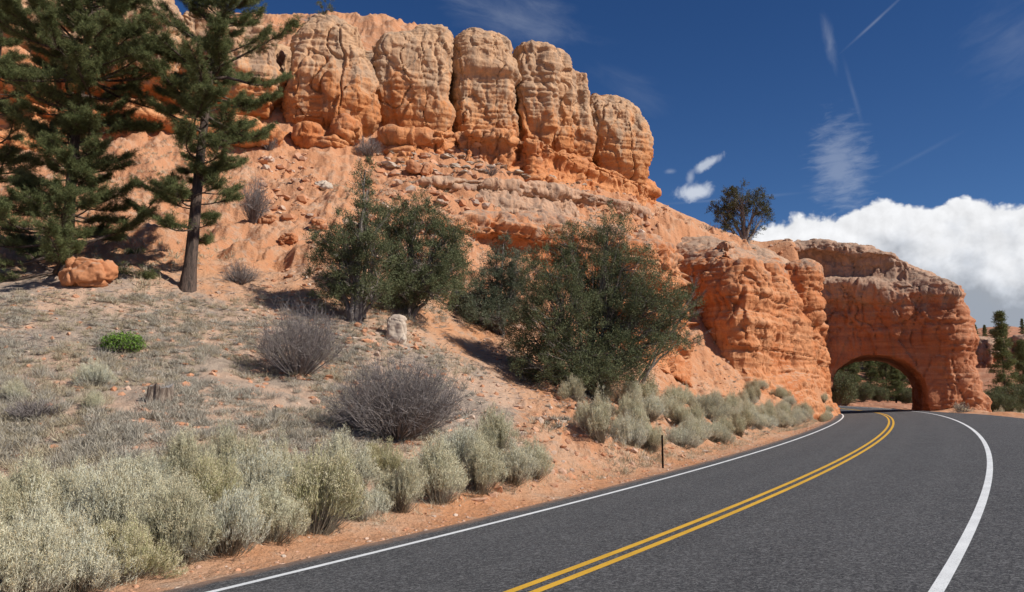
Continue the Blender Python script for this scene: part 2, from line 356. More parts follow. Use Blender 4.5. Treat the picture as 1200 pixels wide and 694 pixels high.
hh = t.m('ADD', t.m('MULTIPLY', n4, .5), t.m('MULTIPLY', n3, .25)); hh = t.m('ADD', hh, n2); bump(t, b, hh, .9, .22); M['ground'] = m

m, t, b = mat_new('asphalt'); pos = t.node('ShaderNodeNewGeometry').outputs['Position']
n1 = t.noise(pos, .3, 4, .6); n2 = t.noise(pos, 34, 5, .8); n3 = t.noise(pos, 160, 2, .6); n4 = t.noise(pos, 3, 5, .6)
c = t.mix(t.ss(n1, .3, .7), (.046, .047, .050), (.066, .066, .069)); c = t.mix(t.m('MULTIPLY', t.ss(n4, .4, .7), .3), c, (.062, .062, .066))
latn = t.node('ShaderNodeAttribute', attribute_name='lat').outputs['Fac']
wob = t.m('ADD', latn, t.m('MULTIPLY', t.m('SUBTRACT', t.noise(pos, .5, 3), .5), .5))
for l_ in (-2.7, -1.0, 1.0, 2.7):                          # wheel paths polished by traffic
    q = t.ss(t.m('ABSOLUTE', t.m('SUBTRACT', wob, l_)), .5, .1); c = t.mix(t.m('MULTIPLY', q, .4), c, (.085, .085, .086))
c = t.mix(t.m('MULTIPLY', t.ss(n2, .50, .66), .8), c, (.15, .148, .146)); c = t.mix(t.m('MULTIPLY', t.ss(n2, .46, .32), .7), c, (.016, .016, .018))
c = t.mix(t.m('MULTIPLY', t.ss(n3, .6, .68), .7), c, (.33, .32, .31))
for vs_, va_ in ((75, .75), (30, .45)):
    vc = t.node('ShaderNodeTexVoronoi', {'Vector': pos, 'Scale': vs_}).outputs['Color']; vr = sep(t, vc)[0]
    c = t.mix(t.m('MULTIPLY', t.ss(vr, .72, .95), va_), c, (.22, .216, .212)); c = t.mix(t.m('MULTIPLY', t.ss(vr, .35, .05), va_), c, (.02, .02, .022))
c = t.mix(t.m('MULTIPLY', t.ss(t.noise(pos, .9, 6, .75, 1.0), .6, .75), .35), c, (.05, .05, .052))
dust = t.m('MULTIPLY', t.ss(t.m('ADD', latn, t.m('MULTIPLY', t.m('SUBTRACT', n4, .5), .7)), -3.95, -4.35), .6)
c = t.mix(dust, c, (.36, .21, .13)); t.l.new(c, b.inputs['Base Color']); b.inputs['Roughness'].default_value = .85
bump(t, b, t.m('ADD', n2, t.m('MULTIPLY', n3, .5)), .7, .012); M['asphalt'] = m
def paint(name, colr, wear=.57):
    m, t, b = mat_new(name); pos = t.node('ShaderNodeNewGeometry').outputs['Position']
    a = t.m('MAXIMUM', t.m('MULTIPLY', t.ss(t.noise(pos, 60, 4, .75), wear, wear + .1), .8), t.m('MULTIPLY', t.ss(t.noise(pos, 3, 6, .8, 1.5), .66, .72), .6))
    c = t.mix(t.ss(t.noise(pos, 2, 4), .3, .7), colr, tuple(q * .86 for q in colr)); vd = t.node('ShaderNodeTexVoronoi', {'Vector': t.vm('ADD', pos, t.vm('MULTIPLY', t.node('ShaderNodeTexNoise', {'Vector': pos, 'Scale': 2.0, 'Detail': 4}).outputs['Color'], (.5, .5, .5))), 'Scale': .9}, feature='DISTANCE_TO_EDGE'); a = t.m('MAXIMUM', a, t.m('MULTIPLY', t.ss(vd.outputs['Distance'], .006, .002), .12))
    c = t.mix(a, c, (.08, .08, .08)); t.l.new(c, b.inputs['Base Color'])
    b.inputs['Roughness'].default_value = .7; bump(t, b, t.noise(pos, 55, 3, .7), .5, .006); return m
M['white'] = paint('white_road_paint', (.80, .81, .80)); M['yellow'] = paint('yellow_road_paint', (.74, .42, .045))

def leaf_mat(name, cols, rough=.75, trans=.25, vary=0.0):
    m, t, b = mat_new(name); r = t.node('ShaderNodeNewGeometry').outputs['Random Per Island']; pos = t.node('ShaderNodeNewGeometry').outputs['Position']
    cr = t.node('ShaderNodeValToRGB', {0: r}); e = cr.color_ramp.elements
    while len(e) < len(cols): e.new(.5)
    for i, cc in enumerate(cols): e[i].position = i / (len(cols) - 1); e[i].color = (*cc, 1)
    c = t.mix(t.m('MULTIPLY', t.ss(t.noise(pos, 2.2, 3), .45, .65), .4), cr.outputs[0], tuple(min(.85, q * 1.15) for q in cols[-1])); c = t.mix(t.m('MULTIPLY', t.ss(t.noise(pos, 4.5, 3), .5, .66), .45), c, (cols[0][0] * .75, cols[0][1] * .62, cols[0][2] * .5))
    if vary:
        orr = t.node('ShaderNodeObjectInfo').outputs['Random']; c = t.mix(t.m('MULTIPLY', t.ss(orr, .55, 1.0), vary), c, (.30, .27, .15)); c = t.mix(t.m('MULTIPLY', t.ss(orr, .45, 0.0), vary), c, (.80, .78, .66))
    t.l.new(c, b.inputs['Base Color']); b.inputs['Roughness'].default_value = rough
    if trans:
        tr = t.node('ShaderNodeBsdfTranslucent', {'Color': c}); mx = t.node('ShaderNodeMixShader', {0: trans, 1: b.outputs[0], 2: tr.outputs[0]})
        t.l.new(mx.outputs[0], m.node_tree.nodes['Material Output'].inputs[0])
    return m
M['pine'] = leaf_mat('pine_needles', [(.070, .092, .038), (.13, .155, .06), (.23, .245, .10)])
M['juniper'] = leaf_mat('juniper_foliage', [(.070, .085, .042), (.12, .138, .066), (.20, .212, .105)], trans=.15)
M['juniper_grey'] = leaf_mat('blue_juniper_foliage', [(.08, .10, .062), (.13, .15, .095), (.19, .205, .13)], trans=.15)
M['juniper_dark'] = leaf_mat('dark_juniper_foliage', [(.05, .055, .03), (.08, .085, .042), (.12, .12, .06)], trans=.1)
M['sage'] = leaf_mat('sage_leaves', [(.46, .45, .29), (.64, .61, .42), (.78, .74, .55)], trans=.15, vary=.38)
M['sage_green'] = leaf_mat('rabbitbrush_leaves', [(.38, .37, .18), (.54, .51, .27), (.66, .60, .37)], trans=.15, vary=.38)
M['sage_blue'] = leaf_mat('blue_grey_leaves', [(.46, .47, .35), (.64, .63, .49), (.78, .75, .61)], trans=.15, vary=.38)
M['heads'] = leaf_mat('seed_heads', [(.56, .47, .27), (.70, .60, .38), (.78, .71, .52)], trans=.2)
M['drygrass'] = leaf_mat('dry_grass', [(.30, .24, .16), (.44, .37, .25), (.56, .49, .35)], trans=.15)
M['greytuft'] = leaf_mat('grey_tufts', [(.28, .25, .20), (.40, .36, .29), (.52, .47, .38)], trans=.1)
M['green'] = leaf_mat('green_leaves', [(.07, .14, .02), (.14, .25, .035), (.22, .34, .06)])
M['twig'] = leaf_mat('grey_twigs', [(.15, .125, .115), (.22, .19, .175), (.30, .26, .24)], trans=0)
M['sagestem'] = leaf_mat('sage_stems', [(.16, .14, .10), (.26, .23, .17), (.34, .31, .24)], trans=0)
def bark_mat(name, a, b_, s=1.0):
    m, t, b = mat_new(name); pos = t.node('ShaderNodeNewGeometry').outputs['Position']; p = t.vm('MULTIPLY', pos, (1, 1, .22))
    n1 = t.noise(p, 9 * s, 5, .7, .5); n2 = t.noise(pos, 30, 4, .7)
    c = t.mix(t.ss(n1, .38, .6), a, b_); c = t.mix(t.m('MULTIPLY', t.ss(n2, .5, .7), .4), c, tuple(q * .4 for q in a)); t.l.new(c, b.inputs['Base Color'])
    bump(t, b, n1, 1.0, .06); return m
M['pinebark'] = bark_mat('pine_bark', (.05, .038, .032), (.13, .09, .07)); M['junbark'] = bark_mat('juniper_bark', (.16, .13, .11), (.30, .26, .23), 2)
M['deadwood'] = bark_mat('bleached_wood', (.22, .19, .17), (.40, .37, .34), 2); M['stump'] = bark_mat('stump_wood', (.14, .10, .075), (.33, .26, .20), 2)

# ------------------------------------------------------------------ ground sheet
azs = np.concatenate([np.linspace(-180, -42, 60, endpoint=False), np.linspace(-42, -33.5, 24, endpoint=False), np.linspace(-33.5, 33.5, 930, endpoint=False), np.linspace(33.5, 45, 24, endpoint=False), np.linspace(45, 180, 60, endpoint=False)])
rs = np.concatenate([[.01, .6, 1.2], np.exp(np.linspace(math.log(2.), math.log(8.), 40, endpoint=False)), np.exp(np.linspace(math.log(8), math.log(125), 620, endpoint=False)), np.exp(np.linspace(math.log(125), math.log(330), 90, endpoint=False)), np.exp(np.linspace(math.log(330), math.log(6000), 30))])
AZ, RS = np.meshgrid(np.radians(azs), rs); X = (np.sin(AZ) * RS).ravel(); Y = (np.cos(AZ) * RS).ravel()
Z, lat, out, s_ = terrain(X, Y, True)
p2 = np.stack([X, Y, Z * 0], 1)
# tan, grassy soil on the bench; orange on the slopes and the road cut
tanm = (1 - sstep(Y - .10 * X, 26, 38)) * (1 - sstep(X + .0 * Y, -1.5, 2.0)) * sstep(out, .6, 2.2)
tanm = np.maximum(tanm, .35 * sstep(vnoise(p2 * .13, 91), .1, .5) * (1 - sstep(Y, 45, 60)) * sstep(out, 1.5, 4))
tanm = tanm * (1 - sstep(Y, 90, 120))
na = len(azs); i = np.arange(len(rs) - 1)[:, None] * na; j = np.arange(na); j2 = (j + 1) % na
Fc = np.stack([i + j, i + j2, i + na + j2, i + na + j], -1).reshape(-1, 4)
ob('ground', mesh_np('ground', np.stack([X, Y, Z], 1), Fc[:, ::-1], M['ground'], True, {'tan': tanm}), kind='structure', label='red and tan soil hillside rising from the road cut')

# ------------------------------------------------------------------ road
def ribbon(name, s0, s1, l0, l1, dz, mat, n=2, ds_=.5, wob=0.0):
    s = np.arange(s0, s1, ds_); K = n
    a = l0(s) if callable(l0) else np.full(len(s), l0); b_ = l1(s) if callable(l1) else np.full(len(s), l1)
    if wob: 
        q = vnoise(np.stack([s * 1.7, s * 0, s * 0], 1), 3) * .6 + vnoise(np.stack([s * 6, s * 0, s * 0], 1), 4) * .4; a = a + q * wob; b_ = b_ + q[::-1] * wob
    u = np.linspace(0, 1, K); L = a[:, None] * (1 - u) + b_[:, None] * u
    V = np.stack([road_pt(s, L[:, k], dz) for k in range(K)], 1).reshape(-1, 3)
    i = np.arange(len(s) - 1)[:, None] * K; j = np.arange(K - 1)
    return ob(name, mesh_np(name, V, np.stack([i + j, i + j + 1, i + K + j + 1, i + K + j], -1).reshape(-1, 4), mat, True, {'lat': L.ravel()}), kind='structure')
ribbon('road', -55, 320, lambda s: -np.interp(s, S, edgeL), lambda s: np.interp(s, S, edgeR), 0.0, M['asphalt'], 24, .25, .045)
ribbon('white_edge_line', -50, 300, -3.665, -3.535, .004, M['white'], 2, .5)
ribbon('white_edge_line', -50, 300, 3.54, 3.66, .004, M['white'], 2, .5)
ribbon('yellow_centre_line', -50, 300, -.19, -.07, .004, M['yellow'], 2, .5)
ribbon('yellow_centre_line', -50, 300, .07, .19, .004, M['yellow'], 2, .5)

# ------------------------------------------------------------------ rock builder: coarse solids -> voxel remesh -> eroded surface
def evald(o):
    dg = bpy.context.evaluated_depsgraph_get(); me = bpy.data.meshes.new_from_object(o.evaluated_get(dg)); return me
def fixn(me):
    bm = bmesh.new(); bm.from_mesh(me); bmesh.ops.recalc_face_normals(bm, faces=bm.faces[:]); bm.to_mesh(me); bm.free()
def remesh(parts, vox, cut=None, smooth=3):
    V = []; Fs = []; n = 0
    me = bpy.data.meshes.new('tmp')
    for v, f in parts:
        V += [tuple(q) for q in v]; Fs += [tuple(int(k) + n for k in g) for g in f]; n = len(V)
    me.from_pydata(V, [], Fs); fixn(me); o = bpy.data.objects.new('tmp', me); COL.objects.link(o)
    md = o.modifiers.new('r', 'REMESH'); md.mode = 'VOXEL'; md.voxel_size = vox * (1 if cut is None else 1)
    c = None
    if cut is not None:
        mc = bpy.data.meshes.new('cut'); mc.from_pydata([tuple(q) for q in cut[0]], [], [tuple(g) for g in cut[1]]); fixn(mc); c = bpy.data.objects.new('cut', mc); COL.objects.link(c)
        md2 = o.modifiers.new('b', 'BOOLEAN'); md2.object = c; md2.operation = 'DIFFERENCE'; md2.solver = 'EXACT'
        md3 = o.modifiers.new('r2', 'REMESH'); md3.mode = 'VOXEL'; md3.voxel_size = vox
        md.voxel_size = .3
    if smooth:
        ms = o.modifiers.new('s', 'SMOOTH'); ms.factor = .5; ms.iterations = smooth
    r = evald(o); bpy.data.objects.remove(o)
    if c: bpy.data.objects.remove(c)
    return r
def me_arrays(me):
    V = np.empty(len(me.vertices) * 3, np.float32); me.vertices.foreach_get('co', V); V = V.reshape(-1, 3).astype(float)
    N = np.empty(len(me.vertices) * 3, np.float32); me.vertex_normals.foreach_get('vector', N); return V, N.reshape(-1, 3).astype(float)
def erode(me, amp=1.0, seed=0, beds=1.0, cracks=1.0, blocks=1.0, mask=None, plate=1.0):
    V, N = me_arrays(me); p = V + seed * 31.7
    wz = V[:, 2] + .7 * vnoise(V * .12, 3) + .03 * V[:, 0]
    horiz = 1 - np.clip(np.abs(N[:, 2]), 0, 1) ** 2
    bed = fbm(np.stack([wz * .9, wz * 0 + 2.5, p[:, 0] * .04], 1), 4, 11, .65)
    bed2 = -np.maximum(0, ridged(np.stack([wz * .55, p[:, 1] * .03, p[:, 0] * .03], 1), 1, 13) - .82) * 2.6
    jn = np.abs(vnoise((p + .4 * fbm(p * .4, 2, 79)[:, None] * [1, 1, .15]) * np.array([.55, .55, .022]), 87)); jt = -(1 - sstep(jn, 0, .04)) * .42
    bn = np.abs(vnoise(np.stack([wz * .8 + .15 * vnoise(p * .4, 89), p[:, 0] * .02, p[:, 1] * .02], 1), 88)); bl = -(1 - sstep(bn, 0, .06)) * .22
    fl = ridged(p * np.array([.28, .28, .05]), 2, 21)
    crk = -np.maximum(0, ridged((p + 1.2 * fbm(p * .3, 2, 77)[:, None]) * np.array([.33, .33, .04]), 1, 23) - .84) * 5.0
    d1, d2, cid = worley((p + .5 * fbm(p * .5, 2, 31)[:, None]) * np.array([.55, .55, .38]), 41)
    e = sstep(d2 - d1, 0, .16)
    d3, d4, cid2 = worley((p + .2 * fbm(p * 1.2, 2, 33)[:, None]) * np.array([1.5, 1.5, 1.1]), 47)
    e2 = sstep(d4 - d3, 0, .2)
    D = .55 * fbm(p * .17, 3, 1) + .13 * fbm(p * .7, 4, 2) + .03 * fbm(p * 3.3, 3, 9)
    D = D + horiz * (beds * (.30 * bed + .30 * bed2) + cracks * (.20 * fl + .30 * crk + jt) + beds * bl) + blocks * ((e - 1) * .12 + cid * .09 + (e2 - 1) * .035 + cid2 * .02)
    _, _, pl = worley((p + .35 * fbm(p * .8, 2, 35)[:, None]) * np.array([.42, .42, .20]), 53)
    _, _, pl2 = worley((p + .2 * fbm(p * 1.5, 2, 36)[:, None]) * np.array([.95, .95, .6]), 59)
    D = D + blocks * horiz * (.34 * plate * pl + .07 * pl2)
    D = (D - D.mean()) * amp
    if mask is not None: D = D * mask(V)
    V = V + N * D[:, None]
    me.vertices.foreach_set('co', V.astype(np.float32).ravel()); me.update()
    return me
def finish(name, me, mat, loc, **kw):
    V, _ = me_arrays(me); me.vertices.foreach_set('co', (V - np.asarray(loc)).astype(np.float32).ravel())
    me.materials.clear(); me.materials.append(mat); me.polygons.foreach_set('use_smooth', np.full(len(me.polygons), True)); me.update(); me.name = name
    return ob(name, me, loc=tuple(loc), **kw)
def loft(rings):
    K = len(rings[0]); V = np.concatenate(rings); F_ = []
    for a in range(len(rings) - 1):
        for k in range(K): F_.append((a * K + k, a * K + (k + 1) % K, (a + 1) * K + (k + 1) % K, (a + 1) * K + k))
    F_.append(tuple(range(K))[::-1]); F_.append(tuple((len(rings) - 1) * K + k for k in range(K)))
    return V, F_
def column(outline, Yc, depth=1.0, n=36, ex=4.6, lean=0.0, yaw=0.0):
    """outline: (py, px left, px right) from top to bottom; real width at distance Yc, section a rounded square"""
    ys = np.linspace(outline[0][0], outline[-1][0], 26); o = np.array(outline, float)
    L = np.interp(ys, o[:, 0], o[:, 1]); Rr = np.interp(ys, o[:, 0], o[:, 2]); rings = []
    for k, (y_, a, b_) in enumerate(zip(ys, L, Rr)):
        c = unproj((a + b_) / 2, y_, Yc); hw = (b_ - a) / 2 / F * Yc; u = (y_ - ys[0]) / (ys[-1] - ys[0])
        c[2] = unproj((a + b_) / 2, y_, Yc - hw * depth * .75)[2]
        an = np.arange(n) * 2 * np.pi / n; cs, sn = np.cos(an), np.sin(an)
        r = (np.abs(cs) ** ex + np.abs(sn) ** ex) ** (-1 / ex)
        hx, hy = hw * cs * r, hw * depth * sn * r
        rings.append(np.stack([c[0] + hx * math.cos(yaw) - hy * math.sin(yaw), c[1] + hy * math.cos(yaw) + hx * math.sin(yaw) + hw * depth * .0 + lean * u, np.full(n, c[2])], 1))
    return loft(rings)
def blobm(px, py, rx, ry, Yc, dr=1.0, n=20):
    """lumpy boulder solid: ellipsoid with radii given in photo pixels at distance Yc"""
    c = unproj(px, py, Yc); k = Yc / F; rings = []
    for a in np.linspace(-.48, .48, 12):
        z_ = math.sin(a * np.pi); rr = max(.05, math.cos(a * np.pi)) ** .7; an = np.arange(n) * 2 * np.pi / n
        rings.append(np.stack([c[0] + rx * k * rr * np.cos(an), c[1] + rx * k * dr * rr * np.sin(an), np.full(n, c[2] + ry * k * z_)], 1))
    return loft(rings)

cols = [
 ('pale rounded rock column widest of the cliff row, small tree on its top', 66, [(21, 366, 412), (25, 350, 421), (36, 343, 429), (60, 340, 434), (95, 337, 441), (120, 336, 442), (142, 340, 438), (152, 350, 432), (164, 354, 428)], .9),
 ('brown rock column with a stepped notched top, second from the widest column', 69, [(28, 486, 521), (33, 474, 527), (42, 446, 530), (50, 434, 531), (80, 432, 532), (110, 438, 532), (130, 446, 531), (150, 452, 528), (160, 456, 524)], .9),
 ('tall smooth rock column with a flat pale cap and broad orange foot', 71, [(34, 542, 580), (38, 534, 592), (50, 529, 599), (75, 526, 604), (110, 526, 605), (140, 528, 605), (152, 531, 603), (162, 535, 600)], .95),
 ('narrow grey-faced rock column with squared top, slimmer than its neighbours', 73, [(51, 605, 642), (54, 602, 647), (70, 601, 650), (100, 601, 651), (140, 602, 651), (158, 604, 649), (172, 607, 646)], 1.1),
 ('slim rock column wedged behind the grey-faced column, leaning back', 75, [(60, 640, 658), (66, 637, 665), (90, 636, 669), (120, 636, 672), (150, 638, 673), (178, 642, 670)], 1.2),
 ('slender pale rock column with a pointed crown beside the end tower', 77, [(82, 662, 677), (87, 659, 686), (110, 659, 690), (140, 659, 692), (165, 660, 693), (192, 664, 690)], 1.2),
 ('broad bulging rock tower ending the cliff row above the ridge', 80, [(109, 687, 716), (114, 684, 730), (124, 683, 744), (140, 683, 753), (160, 683, 757), (185, 686, 757), (202, 692, 755), (216, 700, 752)], 1.0)]
for k, (lab, Yc, ol, dep) in enumerate(cols):
    me = remesh([column([(a_, b_ + 1.5, c_ - 1.5) for a_, b_, c_ in ol], Yc + 3, dep * 1.05, n=52, yaw=.22)], .095, None, 2); erode(me, .9, k + 1, .6, 1.1, .8, None, 1.0)
    base = unproj((ol[-1][1] + ol[-1][2]) / 2, ol[-1][0], Yc + 3); finish('rock_column', me, M['column'], base, label=lab, cat='rock column', group='eroded columns along the cliff top')
left = [
 ('big leaning rock dome seen between the two pines, pale on top', 62, [(-6, 160, 190), (0, 150, 205), (15, 140, 214), (45, 132, 216), (70, 134, 214), (95, 142, 210), (112, 160, 200)], 1.0),
 ('rounded orange rock column behind the right pine, beside the dark cleft', 64, [(30, 268, 315), (36, 256, 326), (60, 252, 331), (95, 254, 330), (120, 262, 326), (134, 275, 316)], 1.0),
 ('rock column hidden behind the pine crown, left of the cleft column', 64, [(5, 222, 250), (12, 214, 262), (50, 212, 264), (90, 214, 262), (120, 222, 256)], 1.1),
 ('overhanging brown rock block at the corner above the shaded hollow', 58, [(-40, -40, 60), (-20, -50, 66), (10, -60, 62), (40, -60, 52), (58, -50, 40)], .8),
 ('rock column standing behind the bushy pine crown', 61, [(-14, 78, 125), (0, 70, 134), (40, 68, 136), (80, 72, 132), (105, 84, 124)], 1.0)]
for k, (lab, Yc, ol, dep) in enumerate(left):
    me = remesh([column(ol, Yc + 3, dep, yaw=.2)], .13, None, 4); erode(me, 1.05, k + 21, .9, 1.0, 1.1)
    base = unproj((ol[-1][1] + ol[-1][2]) / 2, ol[-1][0], Yc + 3); finish('rock_column', me, M['column'], base, label=lab, cat='rock column', group='eroded columns along the cliff top')
# cliff wall behind the columns (continuous), set back so clefts between columns go dark
st = [(-120, 0, 150, 66), (60, 5, 150, 66), (200, 20, 150, 67), (300, 40, 160, 70), (345, 46, 175, 73), (440, 44, 178, 73.5), (530, 54, 180, 76), (600, 70, 185, 78), (660, 98, 195, 81), (700, 140, 205, 84), (735, 170, 225, 87)]
rings = []
for px, yt, yb, Yf in st:
    a, b_ = unproj(px, yb, Yf), unproj(px, yt, Yf); zt, zb = b_[2], a[2] - 2
    pr = [(0, zb), (0, zb + (zt - zb) * .4), (-.3, zb + (zt - zb) * .7), (0, zt - 2), (1.0, zt - .6), (3.0, zt), (9, zt + 1.0), (12, zt - 1), (13, zb)]
    rings.append(np.array([(a[0] + q * .15, a[1] + q, zz) for q, zz in pr]))
me = remesh([loft(rings)], .2, None, 3); erode(me, 1.1, 40, .8, .9, .9)
finish('cliff_wall', me, M['column'], unproj(440, 178, 77), label='orange back wall of the cliff seen in clefts between the columns', cat='cliff')
# orange foot ledge under the columns
foot = [('pair of orange knobs propping the widest column', [(366, 160, 19, 15, 65, 1.1), (403, 154, 20, 17, 66, 1.1), (385, 172, 26, 8, 66, 1.2)]),
        ('rounded orange boulder between the pines below the leaning dome', [(168, 132, 24, 17, 60, 1.0), (150, 128, 14, 12, 60, 1)]),
        ('orange boulder at the foot of the column behind the right pine', [(285, 152, 24, 18, 61, 1.0), (312, 160, 16, 13, 62, 1)]),
        ('orange ledge under the overhanging corner block', [(-10, 78, 50, 22, 57, .9), (30, 95, 26, 18, 57, .9)])]
for k, (lab, bl) in enumerate(foot):
    me = remesh([blobm(*q) for q in bl], .11, None, 3); erode(me, .75, 60 + k, 1.0, .6, 1.3)
    c = unproj(bl[0][0], bl[0][1] + bl[0][3], bl[0][4]); finish('rock_ledge', me, M['foot'], c, label=lab, cat='rock ledge', group='orange blocks under the cliff columns')

# long lower bluff
def bluffmesh(st, back, prof, seed, vox=.14, tb=0.0):
    rings = []
    for px, yt, yb, Yf, nx_ in st:
        a, b_ = unproj(px, yb, Yf), unproj(px, yt, Yf + tb); zt, zb = b_[2], a[2] - 1.5; H_ = zt - zb; nv = unit(np.array([nx_, -1.0, 0]))
        pr = [(o_, zb + H_ * h_) for h_, o_ in prof] + [(-back * .6, zt - .3), (-back, zt - H_ * .4), (-back, zb)]
        rings.append(np.array([a + nv * q + np.array([0, 0, zz - a[2]]) for q, zz in pr]))
    return loft(rings)
prof = [(0, 1.0), (.12, .7), (.25, .3), (.42, -.3), (.52, -.2), (.62, .6), (.75, .7), (.86, .2), (.94, -.8), (.985, -2.2), (1.0, -4.0)]
st1 = [(478, 262, 290, 53, -.2), (500, 250, 298, 52.5, 0), (540, 240, 308, 53, 0), (590, 236, 322, 55, .1), (640, 238, 345, 57, .2), (700, 243, 375, 60, .25), (745, 252, 410, 61, .2), (775, 264, 425, 63, .5), (800, 277, 432, 66, .3)]
me = remesh([bluffmesh(st1, 9, prof, 0)], .13, None, 4); erode(me, 1.25, 71, 1.5, .8, 1.1)
finish('rock_bluff', me, M['bluff'], unproj(600, 325, 56), label='long orange ledge cliff running behind the junipers below the columns', cat='rock bluff')
st2 = [(750, 290, 420, 74, -.3), (785, 284, 432, 71, -.5), (812, 282, 444, 68.6, -.6), (838, 283, 457, 66.2, -.55), (860, 285, 466, 64.6, -.3), (880, 287, 472, 64.4, .15), (903, 288, 478, 66.4, .5), (928, 289, 483, 70.5, .7), (950, 290, 486, 76, .7), (966, 298, 487, 84, .9), (974, 318, 487, 92, 1.2)]
pf2 = [(0, 1.4), (.10, .9), (.18, .3), (.27, -.2), (.36, -.3), (.46, 0), (.55, .1), (.64, 0), (.72, -.4), (.80, -1.1), (.87, -2.2), (.93, -3.8), (.97, -5.6), (1.0, -8.0)]
bul = [blobm(942, 342, 26, 38, 76, .9), blobm(868, 335, 30, 34, 67, .8), blobm(898, 355, 22, 46, 70, .8)]
me = remesh([bluffmesh(st2, 15, pf2, 0, tb=6.5)] + bul, .13, None, 4); erode(me, 1.05, 72, .9, .8, .7, None, .5)
finish('rock_bluff', me, M['bluff'], unproj(880, 470, 65), label='blunt orange rock headland between the big juniper and the arch', cat='rock bluff')

# arch fin with the road tunnel
S0 = 98.5; O = road_pt(np.array([S0]), np.array([0.0]))[0]; h0 = float(np.interp(S0, S, th_)); tx, ty = math.sin(h0), math.cos(h0)
def loc2w(l, d, z): return np.array([O[0] + l * ty + d * tx, O[1] - l * tx + d * ty, z])
def px_to_lz(px, py):
    k = (px - 600) / F; a = O[0] * 1.0; # intersect pixel column with fin plane (approx. vertical columns)
    v = (347 - py) / F; kx = k / (CT - v * ST)
    l = (kx * O[1] - O[0]) / (ty + kx * tx); Y_ = O[1] - l * tx
    return l, (ST + v * CT) * Y_ / (CT - v * ST) + E
topo = [px_to_lz(*q) for q in ((905, 287), (940, 284), (975, 288), (1030, 291), (1062, 297), (1100, 313), (1122, 328), (1133, 345), (1138, 372), (1146, 398), (1152, 430), (1160, 462), (1168, 488))]
tl = np.array(topo); zr = tl[5:][::-1]                     # right flank from bottom up
zb = O[2] - 1.5; rings = []; D_ = 15.0
for h_, fo in ((0, 1.0), (.1, .6), (.2, .3), (.32, .2), (.44, .2), (.54, .4), (.62, .7), (.69, 1.2), (.745, 1.3), (.775, .6), (.80, -1.0), (.86, -1.5), (.895, -.9), (.925, .1), (.96, 0), (.985, -.6), (1.0, -2.5)):
    lx = np.linspace(-16, 1, 10)
    ring = []
    zt_c = np.interp(-3, tl[:, 0], tl[:, 1]); z_lv = zb + (zt_c - zb) * h_
    lr = float(np.interp(z_lv, zr[:, 1], zr[:, 0])) if z_lv < zr[-1, 1] else float(np.interp(z_lv, [zr[-1, 1], tl[3, 1]], [zr[-1, 0], tl[3, 0]]))
    ls = np.concatenate([np.linspace(-13, lr - 3.0, 12), lr - 3.0 + 3.0 * np.sin(np.linspace(.2, 1, 6) * np.pi / 2)])
    fr = np.concatenate([np.zeros(12), 3.5 * (1 - np.cos(np.linspace(.2, 1, 6) * np.pi / 2))])
    zd = (np.clip(-8.5 - ls, 0, 9) * .5 - .5 - .9 * np.exp(-((ls + 5.5) / 3) ** 2)) * h_
    for l_, f_, q in zip(ls, fr, zd): ring.append(loc2w(l_, f_ - fo, z_lv - q))
    for l_, f_, q in zip(ls[::-1], fr[::-1], zd[::-1]): ring.append(loc2w(l_, D_ - f_ * .8 + fo * .3, z_lv - q))
    rings.append(np.array(ring))
body = loft(rings)
lL, lR = px_to_lz(970, 470)[0], px_to_lz(1088, 470)[0]; ztop = px_to_lz(1025, 417)[1]
cxl, hw = (lL + lR) / 2, (lR - lL) / 2; zsp = O[2] + 1.6
tun = [(lL, O[2] - 3), (lL, O[2] + .3)] + [(cxl - hw * math.copysign(abs(math.cos(a)) ** .82, math.cos(a)), zsp + (ztop - zsp) * math.sin(a) ** .9) for a in np.linspace(0.0001, math.pi - .0001, 26)] + [(lR, O[2] + .3), (lR, O[2] - 3)]
K = len(tun); cutV = [loc2w(l_ * (1 + .0), d_, z_) for d_ in (-8, 30) for l_, z_ in tun]
cutF = [tuple(range(K)), tuple(range(K, 2 * K))[::-1]] + [(k, (k + 1) % K, K + (k + 1) % K, K + k)[::-1] for k in range(K)]
# the top falls away to the right: lower part blends by shearing the outline
me = remesh([body], .14, (cutV, cutF), 3)
def amask(V):
    dx, dy = V[:, 0] - O[0], V[:, 1] - O[1]; l_ = dx * ty - dy * tx; d_ = dx * tx + dy * ty
    q = np.maximum(np.abs(l_ - cxl) / (hw + .9), (V[:, 2] - O[2]) / (ztop - O[2] + .9))
    return .45 + .55 * sstep(q, .95, 1.25)
erode(me, 1.2, 73, .6, .7, .9, amask)
finish('rock_arch', me, M['arch'], loc2w(0, 0, O[2]), label='red rock arch with the paved road passing through its opening', cat='rock arch')
# cut jamb block on the left of the opening
me = remesh([blobm(962, 452, 12, 32, 90, .8)], .11, None, 2); erode(me, .5, 80, .6, .5, .8)
finish('rock_buttress', me, M['bluff'], unproj(962, 480, 90), label='smooth cut rock shoulder flanking the left side of the arch opening', cat='rock')

